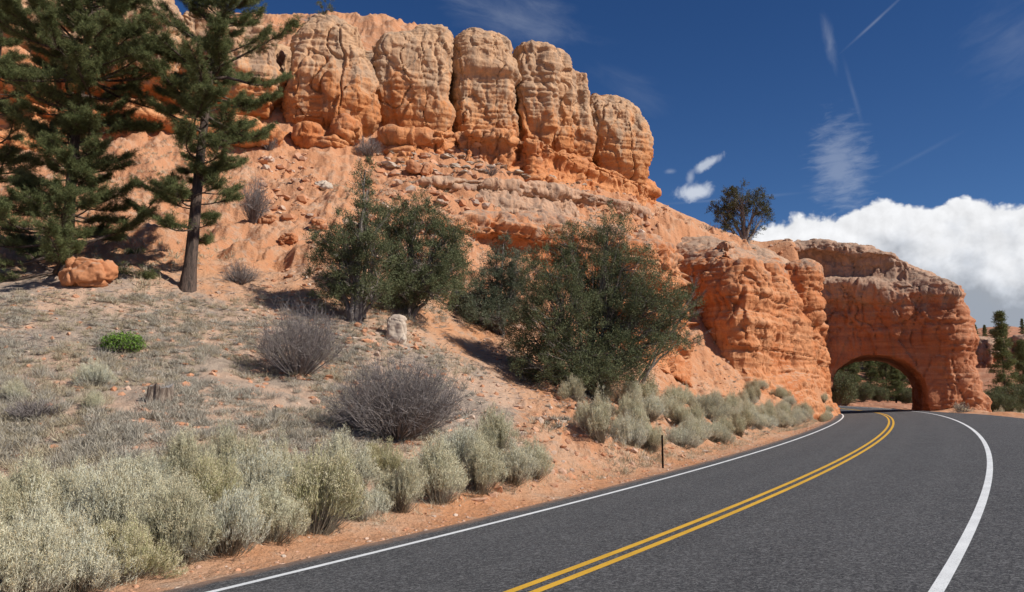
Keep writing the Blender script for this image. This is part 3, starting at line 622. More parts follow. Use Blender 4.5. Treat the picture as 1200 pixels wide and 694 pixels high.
lprof = [(0, .9), (.25, .6), (.5, .2), (.62, -.1), (.75, .5), (.9, .5), (.97, .1), (1.0, -1.0)]
lst = [(345, 166, 184, 68, 0), (400, 160, 184, 67.5, 0), (436, 168, 184, 70.5, .2), (450, 156, 185, 69, 0), (462, 151, 186, 67.6, .1), (522, 150, 186, 68.2, .1), (534, 158, 186, 71, 0), (546, 148, 187, 69.3, .1), (598, 150, 192, 70, .2), (610, 160, 196, 72.6, .1), (624, 158, 200, 71.2, .2), (664, 172, 210, 73.6, .3), (680, 184, 218, 75.6, .3), (706, 190, 226, 77, .3), (730, 198, 236, 79, .5), (752, 208, 243, 81, .8), (763, 216, 245, 84, 1.6)]
me = remesh([bluffmesh(lst, 6, lprof, 0)], .11, None, 3); erode(me, 1.0, 76, .8, 1.0, 1.5)
finish('rock_ledge', me, M['foot'], unproj(560, 186, 70), label='cracked orange ledge that the row of columns stands on', cat='rock ledge')
lst = [(-90, 92, 150, 58, 0), (20, 98, 156, 58.3, 0), (70, 118, 165, 59.5, .1), (130, 120, 170, 60.3, 0), (185, 124, 176, 60.6, 0), (222, 140, 179, 62, 0), (250, 143, 183, 61.6, 0), (300, 148, 186, 62.5, .1), (325, 160, 188, 64.5, .4)]
me = remesh([bluffmesh(lst, 6, lprof, 0)], .12, None, 3); erode(me, 1.1, 86, .8, 1.0, 1.6)
finish('rock_ledge', me, M['foot'], unproj(180, 176, 60), label='broken orange ledge under the cliff blocks behind the two pines', cat='rock ledge')
for k_, (lst, lab) in enumerate((([(455, 216, 230, 60, -.2), (500, 208, 226, 60.5, 0), (560, 208, 230, 62, .1), (620, 213, 238, 65, .2), (680, 222, 246, 69, .3), (735, 236, 258, 74, .3), (775, 254, 266, 80, .6)], 'thin broken ledge on the slope below the columns, above the ledge cliff'),
        ([(330, 300, 312, 39, 0), (360, 290, 306, 40.5, 0), (395, 284, 300, 42, .1), (420, 282, 292, 44, .2)], 'low orange outcrop on the slope left of the slim juniper'), ([(700, 345, 372, 50, -.2), (740, 350, 392, 51.5, 0), (780, 372, 415, 54, .2), (806, 398, 432, 58, .5)], 'low orange shoulder of rock behind the biggest juniper'))):
    me = remesh([bluffmesh(lst, 5, lprof, 0)], .11, None, 3); erode(me, .9 - .3 * (k_ > 0), 77 + k_, 1.0, .8, 1.3)
    finish('rock_ledge', me, M['bluff'], unproj(lst[1][0], lst[1][2], lst[1][3]), label=lab, cat='rock ledge')
# far red cliffs beyond the arch, right edge of the picture
me = remesh([bluffmesh([(1120, 400, 455, 205, 0), (1160, 392, 440, 200, 0), (1185, 398, 430, 204, .2), (1200, 394, 428, 200, 0), (1260, 390, 430, 198, 0), (1330, 395, 440, 200, 0)], 14, [(0, 1), (.3, .2), (.6, .5), (.9, 0), (1, -2)], 0)], .4, None, 2); erode(me, 2.2, 90, .6, 1.4, 1.0)
finish('far_cliff', me, M['arch'], unproj(1180, 440, 200), label='distant low red cliff on the hill beyond the arch', cat='cliff')

# ------------------------------------------------------------------ loose boulders and stones
def rock_lump(r3, seed, vox=.04, amp=.12):
    n = 24; rings = []
    for a in np.linspace(-.47, .47, 10):
        z_ = math.sin(a * np.pi); rr = max(.08, math.cos(a * np.pi)) ** .45; an = np.arange(n) * 2 * np.pi / n; rr = rr * (np.abs(np.cos(an)) ** 4 + np.abs(np.sin(an)) ** 4) ** -.25 * .93
        rings.append(np.stack([r3[0] * rr * np.cos(an), r3[1] * rr * np.sin(an), np.full(n, r3[2] * z_)], 1))
    me = remesh([loft(rings)], vox, None, 1); V, N = me_arrays(me); p = V / max(r3) * 1.3 + seed * 7.3
    d1, d2, c = worley(p * .75, seed); D = amp * (.9 * fbm(p * .9, 3, seed) + .8 * c - .7 * (1 - sstep(d2 - d1, 0, .2)) + .15 * fbm(p * 6, 3, seed))
    me.vertices.foreach_set('co', (V + N * D[:, None]).astype(np.float32).ravel()); me.update(); return me
def boulder(px, py, wpx, hpx, mat, label, seed, amp=.18, name='boulder', cat='boulder', dr=.8, rz=0.0, group=None):
    g = ground_hit(px, py + hpx * .35); Y_ = g[1]; k = Y_ / F
    me = rock_lump((wpx / 2 * k, wpx / 2 * k * dr, hpx / 2 * k * 1.1), seed, max(.02, wpx * k / 45), amp * wpx * k * .4)
    me.materials.append(M[mat]); me.polygons.foreach_set('use_smooth', np.full(len(me.polygons), True))
    return ob(name, me, loc=(g[0], g[1], unproj(px, py, Y_)[2]), label=label, cat=cat, rz=rz, group=group)
boulder(104, 320, 56, 33, 'boulder', 'large orange boulder in the shade at the foot of the bushy pine', 1, .22)
boulder(464, 389, 26, 34, 'pale_stone', 'upright pale block of stone between the two bare grey shrubs', 5, .16, 'standing_stone', 'stone')
boulder(491, 199, 32, 14, 'boulder', 'flat orange boulder with a white top below the notched column', 3, .25)
boulder(578, 224, 34, 10, 'pale_stone', 'white slab lying on the ledge below the flat-capped column', 4, .3, 'stone_slab', 'stone')
boulder(642, 211, 22, 9, 'pale_stone', 'small white slab on the ledge nearest the end tower', 5, .3, 'stone_slab', 'stone')
boulder(378, 218, 26, 10, 'pale_stone', 'low pale slab on the slope under the widest column', 6, .3, 'stone_slab', 'stone')
boulder(679, 476, 9, 8, 'pale_stone', 'small white stone on the bank below the big juniper', 7, .2, 'stone', 'stone')
boulder(310, 258, 30, 9, 'boulder', 'flat orange rock on the slope right of the tall pine', 8, .25)
boulder(338, 280, 22, 13, 'boulder', 'rounded pink boulder on the slope near the tall pine', 9, .25)
boulder(545, 356, 40, 18, 'pale_stone', 'pale rock lying between the juniper pair and the big juniper', 10, .3, 'stone', 'stone')
boulder(372, 262, 18, 10, 'boulder', 'small orange boulder on the slope left of the slim juniper top', 11, .25)

def scatter_px(n, x0, x1, y0, y1, test=None, r=rng):
    px = r.uniform(x0, x1, n * 3); py = r.uniform(y0, y1, n * 3)
    if test is not None: k = test(px, py); px, py = px[k], py[k]
    px, py = px[:n], py[:n]; Ys = np.exp(np.linspace(math.log(7), math.log(110), 260)); outp = np.zeros((len(px), 3)); done = np.zeros(len(px), bool)
    for Yq in Ys:
        i = np.where(~done)[0]
        if not len(i): break
        x_ = (px[i] - 600) / F; v = (347 - py[i]) / F; t_ = Yq / (CT - v * ST); Xw = x_ * t_; Zw = (ST + v * CT) * t_ + E
        h = Zw < terrain(Xw, np.full(len(i), Yq)); outp[i[h]] = np.stack([Xw[h], np.full(h.sum(), Yq), Zw[h]], 1); done[i[h]] = True
    outp = outp[done]; outp[:, 2] = terrain(outp[:, 0], outp[:, 1]); return outp
def keep_off(p, m_=5.2):
    lat, _, s_ = road_at(p[:, 0], p[:, 1]); return p[lat < -m_]
ico_v = np.array([(0, 0, -1), (.72, -.53, -.45), (-.28, -.85, -.45), (-.89, 0, -.45), (-.28, .85, -.45), (.72, .53, -.45), (.28, -.85, .45), (-.72, -.53, .45), (-.72, .53, .45), (.28, .85, .45), (.89, 0, .45), (0, 0, 1)])
ico_f = np.array([(0, 1, 2), (1, 0, 5), (0, 2, 3), (0, 3, 4), (0, 4, 5), (1, 5, 10), (2, 1, 6), (3, 2, 7), (4, 3, 8), (5, 4, 9), (1, 10, 6), (2, 6, 7), (3, 7, 8), (4, 8, 9), (5, 9, 10), (6, 10, 11), (7, 6, 11), (8, 7, 11), (9, 8, 11), (10, 9, 11)])
def rubble(pts, smin, smax, r=rng, pw=2.5, flat=.6):
    N = len(pts); s = smin + (smax - smin) * r.random(N) ** pw; V = ico_v[None] * (1 + r.uniform(-.35, .35, (N, 12, 1)))
    V = V * np.stack([s * r.uniform(.7, 1.4, N), s * r.uniform(.7, 1.4, N), s * r.uniform(.4, .9, N) * flat / .6], 1)[:, None]
    a = r.uniform(0, 6.28, N); c_, s_2 = np.cos(a)[:, None], np.sin(a)[:, None]
    V = np.stack([V[..., 0] * c_ - V[..., 1] * s_2, V[..., 0] * s_2 + V[..., 1] * c_, V[..., 2]], -1) + pts[:, None]
    return V.reshape(-1, 3), (ico_f[None] + np.arange(N)[:, None, None] * 12).reshape(-1, 3)
m, t, b = mat_new('rubble_stone'); r_ = t.node('ShaderNodeNewGeometry').outputs['Random Per Island']; cr = t.node('ShaderNodeValToRGB', {0: r_})
for k_, cc in enumerate(((.50, .22, .11), (.56, .31, .19), (.42, .17, .08), (.54, .43, .34))):
    if k_ > 1: cr.color_ramp.elements.new(.5)
    cr.color_ramp.elements[k_].position = k_ / 3; cr.color_ramp.elements[k_].color = (*cc, 1)
t.l.new(cr.outputs[0], b.inputs['Base Color']); M['rubble'] = m
sl = scatter_px(5200, 300, 960, 170, 480, lambda a, b_: vnoise(np.stack([a * .015, b_ * .03, a * 0], 1), 25) > -.1); bk = keep_off(scatter_px(2600, 460, 900, 400, 590)); ln = scatter_px(1600, 0, 500, 330, 560)
sh_s = rng.uniform(0, 95, 3500); sh = road_pt(sh_s, -4.35 - np.abs(rng.normal(0, .55, 3500))); sh[:, 2] = terrain(sh[:, 0], sh[:, 1])
ob('rubble', mesh_np('rubble', *merge([rubble(sl[sl[:, 1] > 38], .04, .45, pw=6), rubble(sl[sl[:, 1] <= 38], .02, .16, pw=4), rubble(bk, .015, .16, pw=5), rubble(ln, .015, .12, pw=4), rubble(sh, .008, .05)]), M['rubble']), kind='stuff', label='loose orange stones scattered over the slope and road shoulder')
wh = scatter_px(520, 440, 720, 186, 222, lambda a, b_: np.abs(b_ - (188 + (a - 440) * .10)) < 14)
ob('white_rubble', mesh_np('white_rubble', *rubble(wh, .06, .55, pw=3, flat=.3), M['pale_stone']), kind='stuff', label='pale broken slabs littering the ledge below the columns')

# ------------------------------------------------------------------ low vegetation on the bench (uncountable)
def tufts(pts, nb, h0, h1, spread, wd, r=rng, fp=.05):
    N = len(pts); sc_ = r.uniform(.5, 1.4, N) ** 1.2; c = np.repeat(pts, nb, 0) + r.normal(size=(N * nb, 3)) * np.array([fp, fp, 0]) * np.repeat(sc_, nb)[:, None]
    d = r.normal(size=(N * nb, 3)) * np.array([spread, spread, .15]) + np.array([0, 0, 1]); return blades(c, d, r.uniform(h0, h1, N * nb) * np.repeat(sc_, nb), wd, r)
g1 = keep_off(scatter_px(2300, -30, 500, 345, 570, lambda a, b_: vnoise(np.stack([a * .012, b_ * .03, a * 0], 1), 5) > -.35))
g2 = keep_off(scatter_px(900, 500, 860, 400, 560, lambda a, b_: vnoise(np.stack([a * .012, b_ * .03, a * 0], 1), 8) > .1))
g3 = scatter_px(900, 0, 700, 170, 345, lambda a, b_: vnoise(np.stack([a * .012, b_ * .03, a * 0], 1), 9) > .2)
ob('dry_grass', mesh_np('dry_grass', *merge([tufts(g1, 44, .08, .24, .85, .009), tufts(g2, 18, .10, .25, .6, .012), tufts(g3, 12, .12, .3, .6, .025)]), M['drygrass']), kind='stuff', label='dry straw coloured grass tufts on the bench below the pines')
g4 = keep_off(scatter_px(1900, -30, 520, 350, 570, lambda a, b_: vnoise(np.stack([a * .015, b_ * .03, a * 0], 1), 15) > -.1))
g5 = keep_off(scatter_px(500, 420, 900, 190, 520, lambda a, b_: vnoise(np.stack([a * .015, b_ * .03, a * 0], 1), 16) > .1))
g6 = keep_off(scatter_px(230, -30, 480, 400, 560)); ob('pale_tufts', mesh_np('pale_tufts', *tufts(g6, 90, .14, .34, .65, .009, fp=.07), M['greytuft']), kind='stuff', label='taller pale grass clumps on the bench uphill of the thicket')
ob('low_sage', mesh_np('low_sage', *merge([tufts(g4, 90, .07, .2, 1.0, .011, fp=.09), tufts(g5, 36, .10, .26, 1.0, .02)]), M['greytuft']), kind='stuff', label='low grey sage cushions dotted over the bench')
lt = scatter_px(2600, -20, 420, 310, 420); lt2 = scatter_px(1500, 440, 720, 380, 470)
lt = np.vstack([lt, lt2]); ob('litter', mesh_np('litter', *blades(lt + [0, 0, .015], np.stack([rng.normal(size=len(lt)), rng.normal(size=len(lt)), rng.normal(size=len(lt)) * .1], 1), rng.uniform(.1, .5, len(lt)), .03), M['twig']), kind='stuff', label='fallen twigs and needles on the ground under the trees')
shg = road_pt(rng.uniform(4, 92, 1500), -5.2 - np.abs(rng.normal(0, .6, 1500))); shg[:, 2] = terrain(shg[:, 0], shg[:, 1])
ob('roadside_grass', mesh_np('roadside_grass', *tufts(shg, 12, .06, .2, .7, .008), M['drygrass']), kind='stuff', label='short dry weeds along the dirt shoulder of the road')

# ------------------------------------------------------------------ rabbitbrush
def brush(seed, rad=.72, hgt=1.15, leaf='sage', nst=520, heads=.8):
    r = np.random.default_rng(seed); e = ob('rabbitbrush', None, label='', cat='shrub'); n = nst; K = 6
    lob = np.clip(r.normal(size=(7, 2)), -1.15, 1.15) * rad * .42; lob[0] = 0; li = r.integers(0, 7, n)
    tip = np.zeros((n, 3)); rr = rad * np.sqrt(r.random(n)); a = r.uniform(0, 6.283, n); rr = rr * .42
    tip[:, 0] = lob[li, 0] * 1.25 + rr * np.cos(a); tip[:, 1] = lob[li, 1] * 1.25 + rr * np.sin(a)
    q = np.hypot(tip[:, 0], tip[:, 1]) / rad; hl = r.uniform(.6, 1.15, 7)[li] * (1.1 - .35 * (rr / rad / .42) ** 2)
    tip[:, 2] = hgt * hl * np.sqrt(np.clip(1.12 - .75 * q ** 2, .08, 2)) * r.uniform(.72, 1.05, n)
    bs = np.stack([tip[:, 0] * .16, tip[:, 1] * .16, np.full(n, -.1)], 1) + r.normal(size=(n, 3)) * [.05, .05, 0]
    u = np.linspace(0, 1, K); mid = bs + (tip - bs) * [.75, .75, .42] + r.normal(size=(n, 3)) * .05
    Pt = bs[:, None] * (1 - u[:, None]) ** 2 + 2 * mid[:, None] * (u * (1 - u))[:, None] + tip[:, None] * (u ** 2)[:, None]
    tv, tf = tubes(Pt, np.full((n, K), .0035) * (1.3 - u), 3); ob('stems', mesh_np('stems', tv, tf, M['sagestem']), e)
    nl = 30; si = np.repeat(np.arange(n), nl); uu = r.uniform(.42, 1.0, n * nl) ** .75; f_ = uu * (K - 1); i = np.minimum(f_.astype(int), K - 2); fr = (f_ - i)[:, None]
    c = Pt[si, i] * (1 - fr) + Pt[si, i + 1] * fr + r.normal(size=(n * nl, 3)) * .013; d = unit(Pt[si, i + 1] - Pt[si, i]) + r.normal(size=(n * nl, 3)) * .26
    ob('foliage', mesh_np('foliage', *blades(c, d, r.uniform(.04, .10, n * nl), .0075, r), M[leaf]), e)
    hs = np.where(r.random(n) < heads)[0]; nh = 26; si = np.repeat(hs, nh); c = Pt[si, -1] + (Pt[si, -2] - Pt[si, -1]) * r.uniform(-.1, .4, (len(si), 1)) + r.normal(size=(len(si), 3)) * [.024, .024, .026]
    ob('seed_heads', mesh_np('seed_heads', *blades(c, rdir(len(si), r) + [0, 0, .9], r.uniform(.014, .036, len(si)), .008, r), M['heads']), e)
    return e
kinds = [brush(1, .74, 1.1, 'sage', 520, .8), brush(2, .68, 1.2, 'sage_green', 540, 1.0), brush(3, .84, .95, 'sage_blue', 480, .4), brush(4, .70, 1.3, 'sage', 460, 1.0), brush(5, .78, 1.0, 'sage_blue', 520, .9)]
kn = ['sage-grey', 'yellow-green', 'blue-grey', 'cream-tipped', 'silvery']
used = [False] * 5
def place_brush(px, Y_, kd, sc_, label, group, X=None):
    p = at(px, Y_, -.05) if X is None else np.array([X, Y_, terrain([X], [Y_])[0] - .05]); s3 = (sc_ * rng.uniform(.85, 1.15), sc_ * rng.uniform(.85, 1.15), sc_ * rng.uniform(.8, 1.1)); rz = rng.uniform(0, 6.28)
    if not used[kd]:
        o = kinds[kd]; used[kd] = True; o.location = tuple(p); o.rotation_euler[2] = rz; o.scale = s3; o['label'] = label; o['group'] = group
    else: o = copy_tree(kinds[kd], tuple(p), rz, s3, label, group)
    return o
ordn = ['first', 'second', 'third', 'fourth', 'fifth', 'sixth', 'seventh', 'eighth', 'ninth', 'tenth', 'eleventh', 'twelfth', 'thirteenth', 'fourteenth', 'fifteenth', 'sixteenth', 'seventeenth', 'eighteenth', 'nineteenth', 'twentieth', 'twenty-first', 'twenty-second', 'twenty-third', 'twenty-fourth'] + ['twenty-' + q for q in ('fifth', 'sixth', 'seventh', 'eighth', 'ninth')] + ['thirtieth'] + ['thirty-' + q for q in ('first', 'second', 'third', 'fourth', 'fifth', 'sixth', 'seventh', 'eighth', 'ninth')]
G1 = 'rabbitbrush in the near thicket beside the road'
front = [(-45, 9.7, 0, 1.0), (25, 9.6, 3, .95), (95, 9.4, 4, .85), (150, 9.7, 1, .9), (205, 10.1, 0, .95), (262, 10.9, 2, .9), (318, 11.1, 0, .85), (365, 11.4, 1, 1.15), (425, 13.0, 2, .85), (468, 13.9, 3, .85), (515, 14.6, 0, 1.0), (560, 15.3, 3, .95), (600, 16.3, 4, .95), (625, 17.6, 0, .75)]
def along(px, l):
    ss2 = np.arange(-14, 60, .05); p = road_pt(ss2, np.full(len(ss2), -l)); u_ = 600 + F * p[:, 0] / np.maximum(p[:, 1] * CT + (p[:, 2] - E) * ST, .1); k = np.argmin(np.abs(u_ - px) + 1e6 * (p[:, 1] < 3)); return p[k]
for k, (px, Y_, kd, s_) in enumerate(front):
    q = along(px, 5.6); place_brush(px, q[1], kd, s_ * 1.0, X=q[0], label= f'{kn[kd]} rabbitbrush, {ordn[k]} from the left in the front row by the asphalt', group=G1)
mid = [(-20, 11.3, 3, 1.0), (60, 11.2, 2, 1.0), (125, 11.2, 0, 1.0), (185, 11.5, 3, .95), (240, 12.2, 1, .9), (300, 12.9, 4, 1.0), (345, 12.9, 3, 1.0), (400, 13.9, 0, .95), (445, 15.2, 1, .8), (530, 16.3, 2, 1.15), (575, 17.3, 0, 1.0)]
for k, (px, Y_, kd, s_) in enumerate(mid):
    q = along(px, 6.9); place_brush(px, q[1], kd, s_ * .98, X=q[0], label= f'{kn[kd]} rabbitbrush, {ordn[k]} from the left in the middle row of the near thicket', group=G1)
back = [(-40, 13.2, 1, .95), (35, 13.0, 0, .95), (90, 13.1, 4, .9), (150, 13.2, 2, .85), (215, 13.6, 0, .9), (275, 14.4, 3, .85)]
for k, (px, Y_, kd, s_) in enumerate(back):
    q = along(px, 8.4); place_brush(px, q[1], kd, s_ * 1.0, X=q[0], label= f'{kn[kd]} rabbitbrush, {ordn[k]} from the left in the back row of the near thicket', group=G1)
G2 = 'rabbitbrush lining the road toward the arch'
for row, (o1, o2, sA, sB, n) in enumerate(((5.9, 6.6, 22.5, 85, 38), (7.2, 8.1, 24, 78, 36), (8.8, 9.8, 27, 66, 26))):
    for k, s_ in enumerate(np.linspace(sA, sB, n)):
        off = rng.uniform(o1, o2) - (1.1 if row == 0 and s_ > 74 else 0) ; p = road_pt(np.array([s_ + rng.uniform(-.8, .8)]), np.array([-off]))[0]; kd = int(rng.choice([0, 2, 3, 4, 4, 2, 0, 3]))
        if row == 0 and k == 13: kd = 1
        place_brush(0, p[1], kd, rng.uniform(.8, 1.05) * (1.0 if s_ < 72 else .8), f'{kn[kd]} rabbitbrush, {ordn[k]} {"in the roadside row" if row == 0 else "in the second row" if row == 1 else "in the uphill row"} counting toward the arch', G2, X=p[0])
for px, py, kd, s_, lab in ((112, 452, 4, .62, 'pale sage bush on the bench uphill of the stump'), (108, 480, 0, .45, 'small pale green bush just below the pale sage bush'), (18, 470, 0, .5, 'grey sage bush on the bench at the left edge'), (605, 440, 0, .0, '')):
    if s_: g = ground_hit(px, py); place_brush(0, g[1], kd, s_, lab, 'low bushes on the bench', X=g[0])

# ------------------------------------------------------------------ bare shrubs
def twiggy(name, px, py, wpx, hpx, label, n=420, seed=0, mat='twig', sub_=5, upr=.35, cat='shrub', Y=None, leaf=None):
    r = np.random.default_rng(seed); g = ground_hit(px, py) if Y is None else unproj(px, py, Y); k = g[1] / F; rx, h = wpx / 2 * k, hpx * k; K = 6; u = np.linspace(0, 1, K)
    a = r.uniform(0, 6.283, n); q = np.sqrt(r.random(n)); tip = np.stack([rx * q * np.cos(a), rx * .85 * q * np.sin(a), h * np.sqrt(np.clip(1.05 - q ** 2 * .9, .05, 2)) * r.uniform(.55, 1.05, n)], 1)
    bs = tip * [.12, .12, 0] - [0, 0, .08]; mid = bs + (tip - bs) * [1 - upr, 1 - upr, .55] + r.normal(size=(n, 3)) * rx * .08
    P1 = bs[:, None] * (1 - u[:, None]) ** 2 + 2 * mid[:, None] * (u * (1 - u))[:, None] + tip[:, None] * (u ** 2)[:, None] + r.normal(size=(n, K, 3)) * rx * .012 * u[:, None]
    parts = [tubes(P1, np.full((n, K), .009) * (1.15 - u) * max(1, k / .03), 3)]
    m_ = n * sub_; si = np.repeat(np.arange(n), sub_); ii = r.integers(2, K - 1, m_); b0 = P1[si, ii]; dr = unit(unit(P1[si, ii + 1] - P1[si, ii]) + r.normal(size=(m_, 3)) * .5); L = r.uniform(.12, .32, m_)[:, None] * h * .8
    K2 = 4; u2 = np.linspace(0, 1, K2); P2 = b0[:, None] + dr[:, None] * L[:, None] * u2[:, None] + r.normal(size=(m_, K2, 3)) * .02 * u2[:, None]
    parts.append(tubes(P2, np.full((m_, K2), .0045) * (1.2 - u2) * max(1, k / .03), 3))
    m3 = m_ * 2; si = np.repeat(np.arange(m_), 2); b0 = P2[si, r.integers(1, K2, m3)]; dr = unit(unit(P2[si, -1] - P2[si, 0]) + r.normal(size=(m3, 3)) * .6); L = r.uniform(.06, .16, m3)[:, None] * h
    P3 = b0[:, None] + dr[:, None] * L[:, None] * np.linspace(0, 1, 3)[:, None]; parts.append(tubes(P3, np.full((m3, 3), .003) * np.array([1, .8, .4]) * max(1, k / .03), 3))
    e = ob(name, None, loc=tuple(g), label=label, cat=cat); ob('twigs', mesh_np('twigs', *merge(parts), M[mat]), e)
    if leaf:
        c = P2[:, -1]; nl = len(c) * 6; c = np.repeat(c, 6, 0) + r.normal(size=(nl, 3)) * .04; ob('leaves', mesh_np('leaves', *blades(c, rdir(nl, r) + [0, 0, .3], .07, .03, r), M[leaf]), e)
    return e
twiggy('bare_shrub', 350, 440, 108, 92, 'dark grey leafless shrub on the bench below the slim juniper', 300, 1, upr=.15)
twiggy('bare_shrub', 465, 512, 168, 100, 'widest grey leafless shrub, just behind the near rabbitbrush thicket', 620, 2, upr=.2)
twiggy('bare_shrub', 282, 333, 48, 30, 'small pale leafless shrub right of the tall pine trunk', 160, 3, sub_=4)
twiggy('bare_shrub', 432, 184, 34, 28, 'small grey bare bush on the slope below the widest column', 140, 4, sub_=4)
twiggy('bare_shrub', 316, 176, 24, 24, 'small bare bush in front of the dark cleft', 110, 5, sub_=4)
twiggy('bare_shrub', 297, 262, 40, 60, 'pale leafless bush behind the right side of the tall pine', 160, 6, sub_=4)
twiggy('bare_shrub', 575, 205, 26, 12, 'low brown bush on the ledge below the flat-capped column', 80, 7, sub_=3)
twiggy('green_shrub', 143, 411, 52, 22, 'bright green low shrub alone on the dry bench', 240, 8, sub_=4, leaf='green')
twiggy('dark_shrub', 40, 489, 70, 22, 'low dark grey shrub on the bench left of the pale sage bush', 200, 9, sub_=4)
twiggy('bare_shrub', 1128, 487, 26, 16, 'small grey bush at the right foot of the arch', 90, 10, sub_=3, leaf='sage', Y=76)
twiggy('bare_shrub', 1075, 0, 0, 0, '', 1, 11) if False else None

# ------------------------------------------------------------------ stump and marker post
g = ground_hit(187, 472); k = g[1] / F
n = 28; an = np.arange(n) * 2 * np.pi / n; rings = []
for z_, rr in ((-.12, 1.25), (0, 1.08), (.12, .97), (.25, .93), (.34, .92), (.375, .9)):
    j_ = 1 + .10 * np.sin(an * 5 + 1) + .06 * np.sin(an * 11) ; rings.append(np.stack([.30 * rr * j_ * np.cos(an), .25 * rr * j_ * np.sin(an), np.full(n, z_) + (.05 * np.sin(an * 3 + .5) + .03 * np.sin(an * 7)) * (z_ > .3)], 1))
V, Fq = loft(rings); me = bpy.data.meshes.new('stump_body'); me.from_pydata([tuple(q) for q in V], [], Fq[:-1]); me.materials.append(M['stump'])
e = ob('tree_stump', None, loc=(g[0], g[1], terrain([g[0]], [g[1]])[0]), label='short weathered tree stump sawn flat on the grassy bench', cat='stump'); ob('stump_body', me, e)
top_ = rings[-1]; me = bpy.data.meshes.new('cut_top'); me.from_pydata([tuple(q) for q in top_ * [.99, .99, 1] - [0, 0, .004]] + [(0, 0, .34)], [], [(a_, (a_ + 1) % n, n) for a_ in range(n)]); me.materials.append(M['deadwood']); ob('cut_top', me, e)
P0 = ground_hit(777, 549); z0 = terrain([P0[0]], [P0[1]])[0]
m, t, b = mat_new('rusty_steel'); c = t.mix(t.ss(t.noise(t.node('ShaderNodeNewGeometry').outputs['Position'], 14, 5, .7), .4, .6), (.045, .04, .032), (.10, .055, .035)); t.l.new(c, b.inputs['Base Color']); b.inputs['Metallic'].default_value = .4; b.inputs['Roughness'].default_value = .7; M['steel'] = m
uch = [(-.038, -.02), (-.026, -.02), (-.018, .014), (.018, .014), (.026, -.02), (.038, -.02), (.038, -.013), (.03, -.013), (.022, .021), (-.022, .021), (-.03, -.013), (-.038, -.013)]
V, Fq = loft([np.array([(a_ * .8, b_, z_) for a_, b_ in uch]) for z_ in (-.3, 1.0)]); me = bpy.data.meshes.new('delineator_post'); me.from_pydata([tuple(q) for q in V], [], Fq); me.materials.append(M['steel'])
ob('marker_post', me, loc=(P0[0], P0[1], z0), label='thin dark steel marker post standing at the asphalt edge', cat='post', rz=-.5)

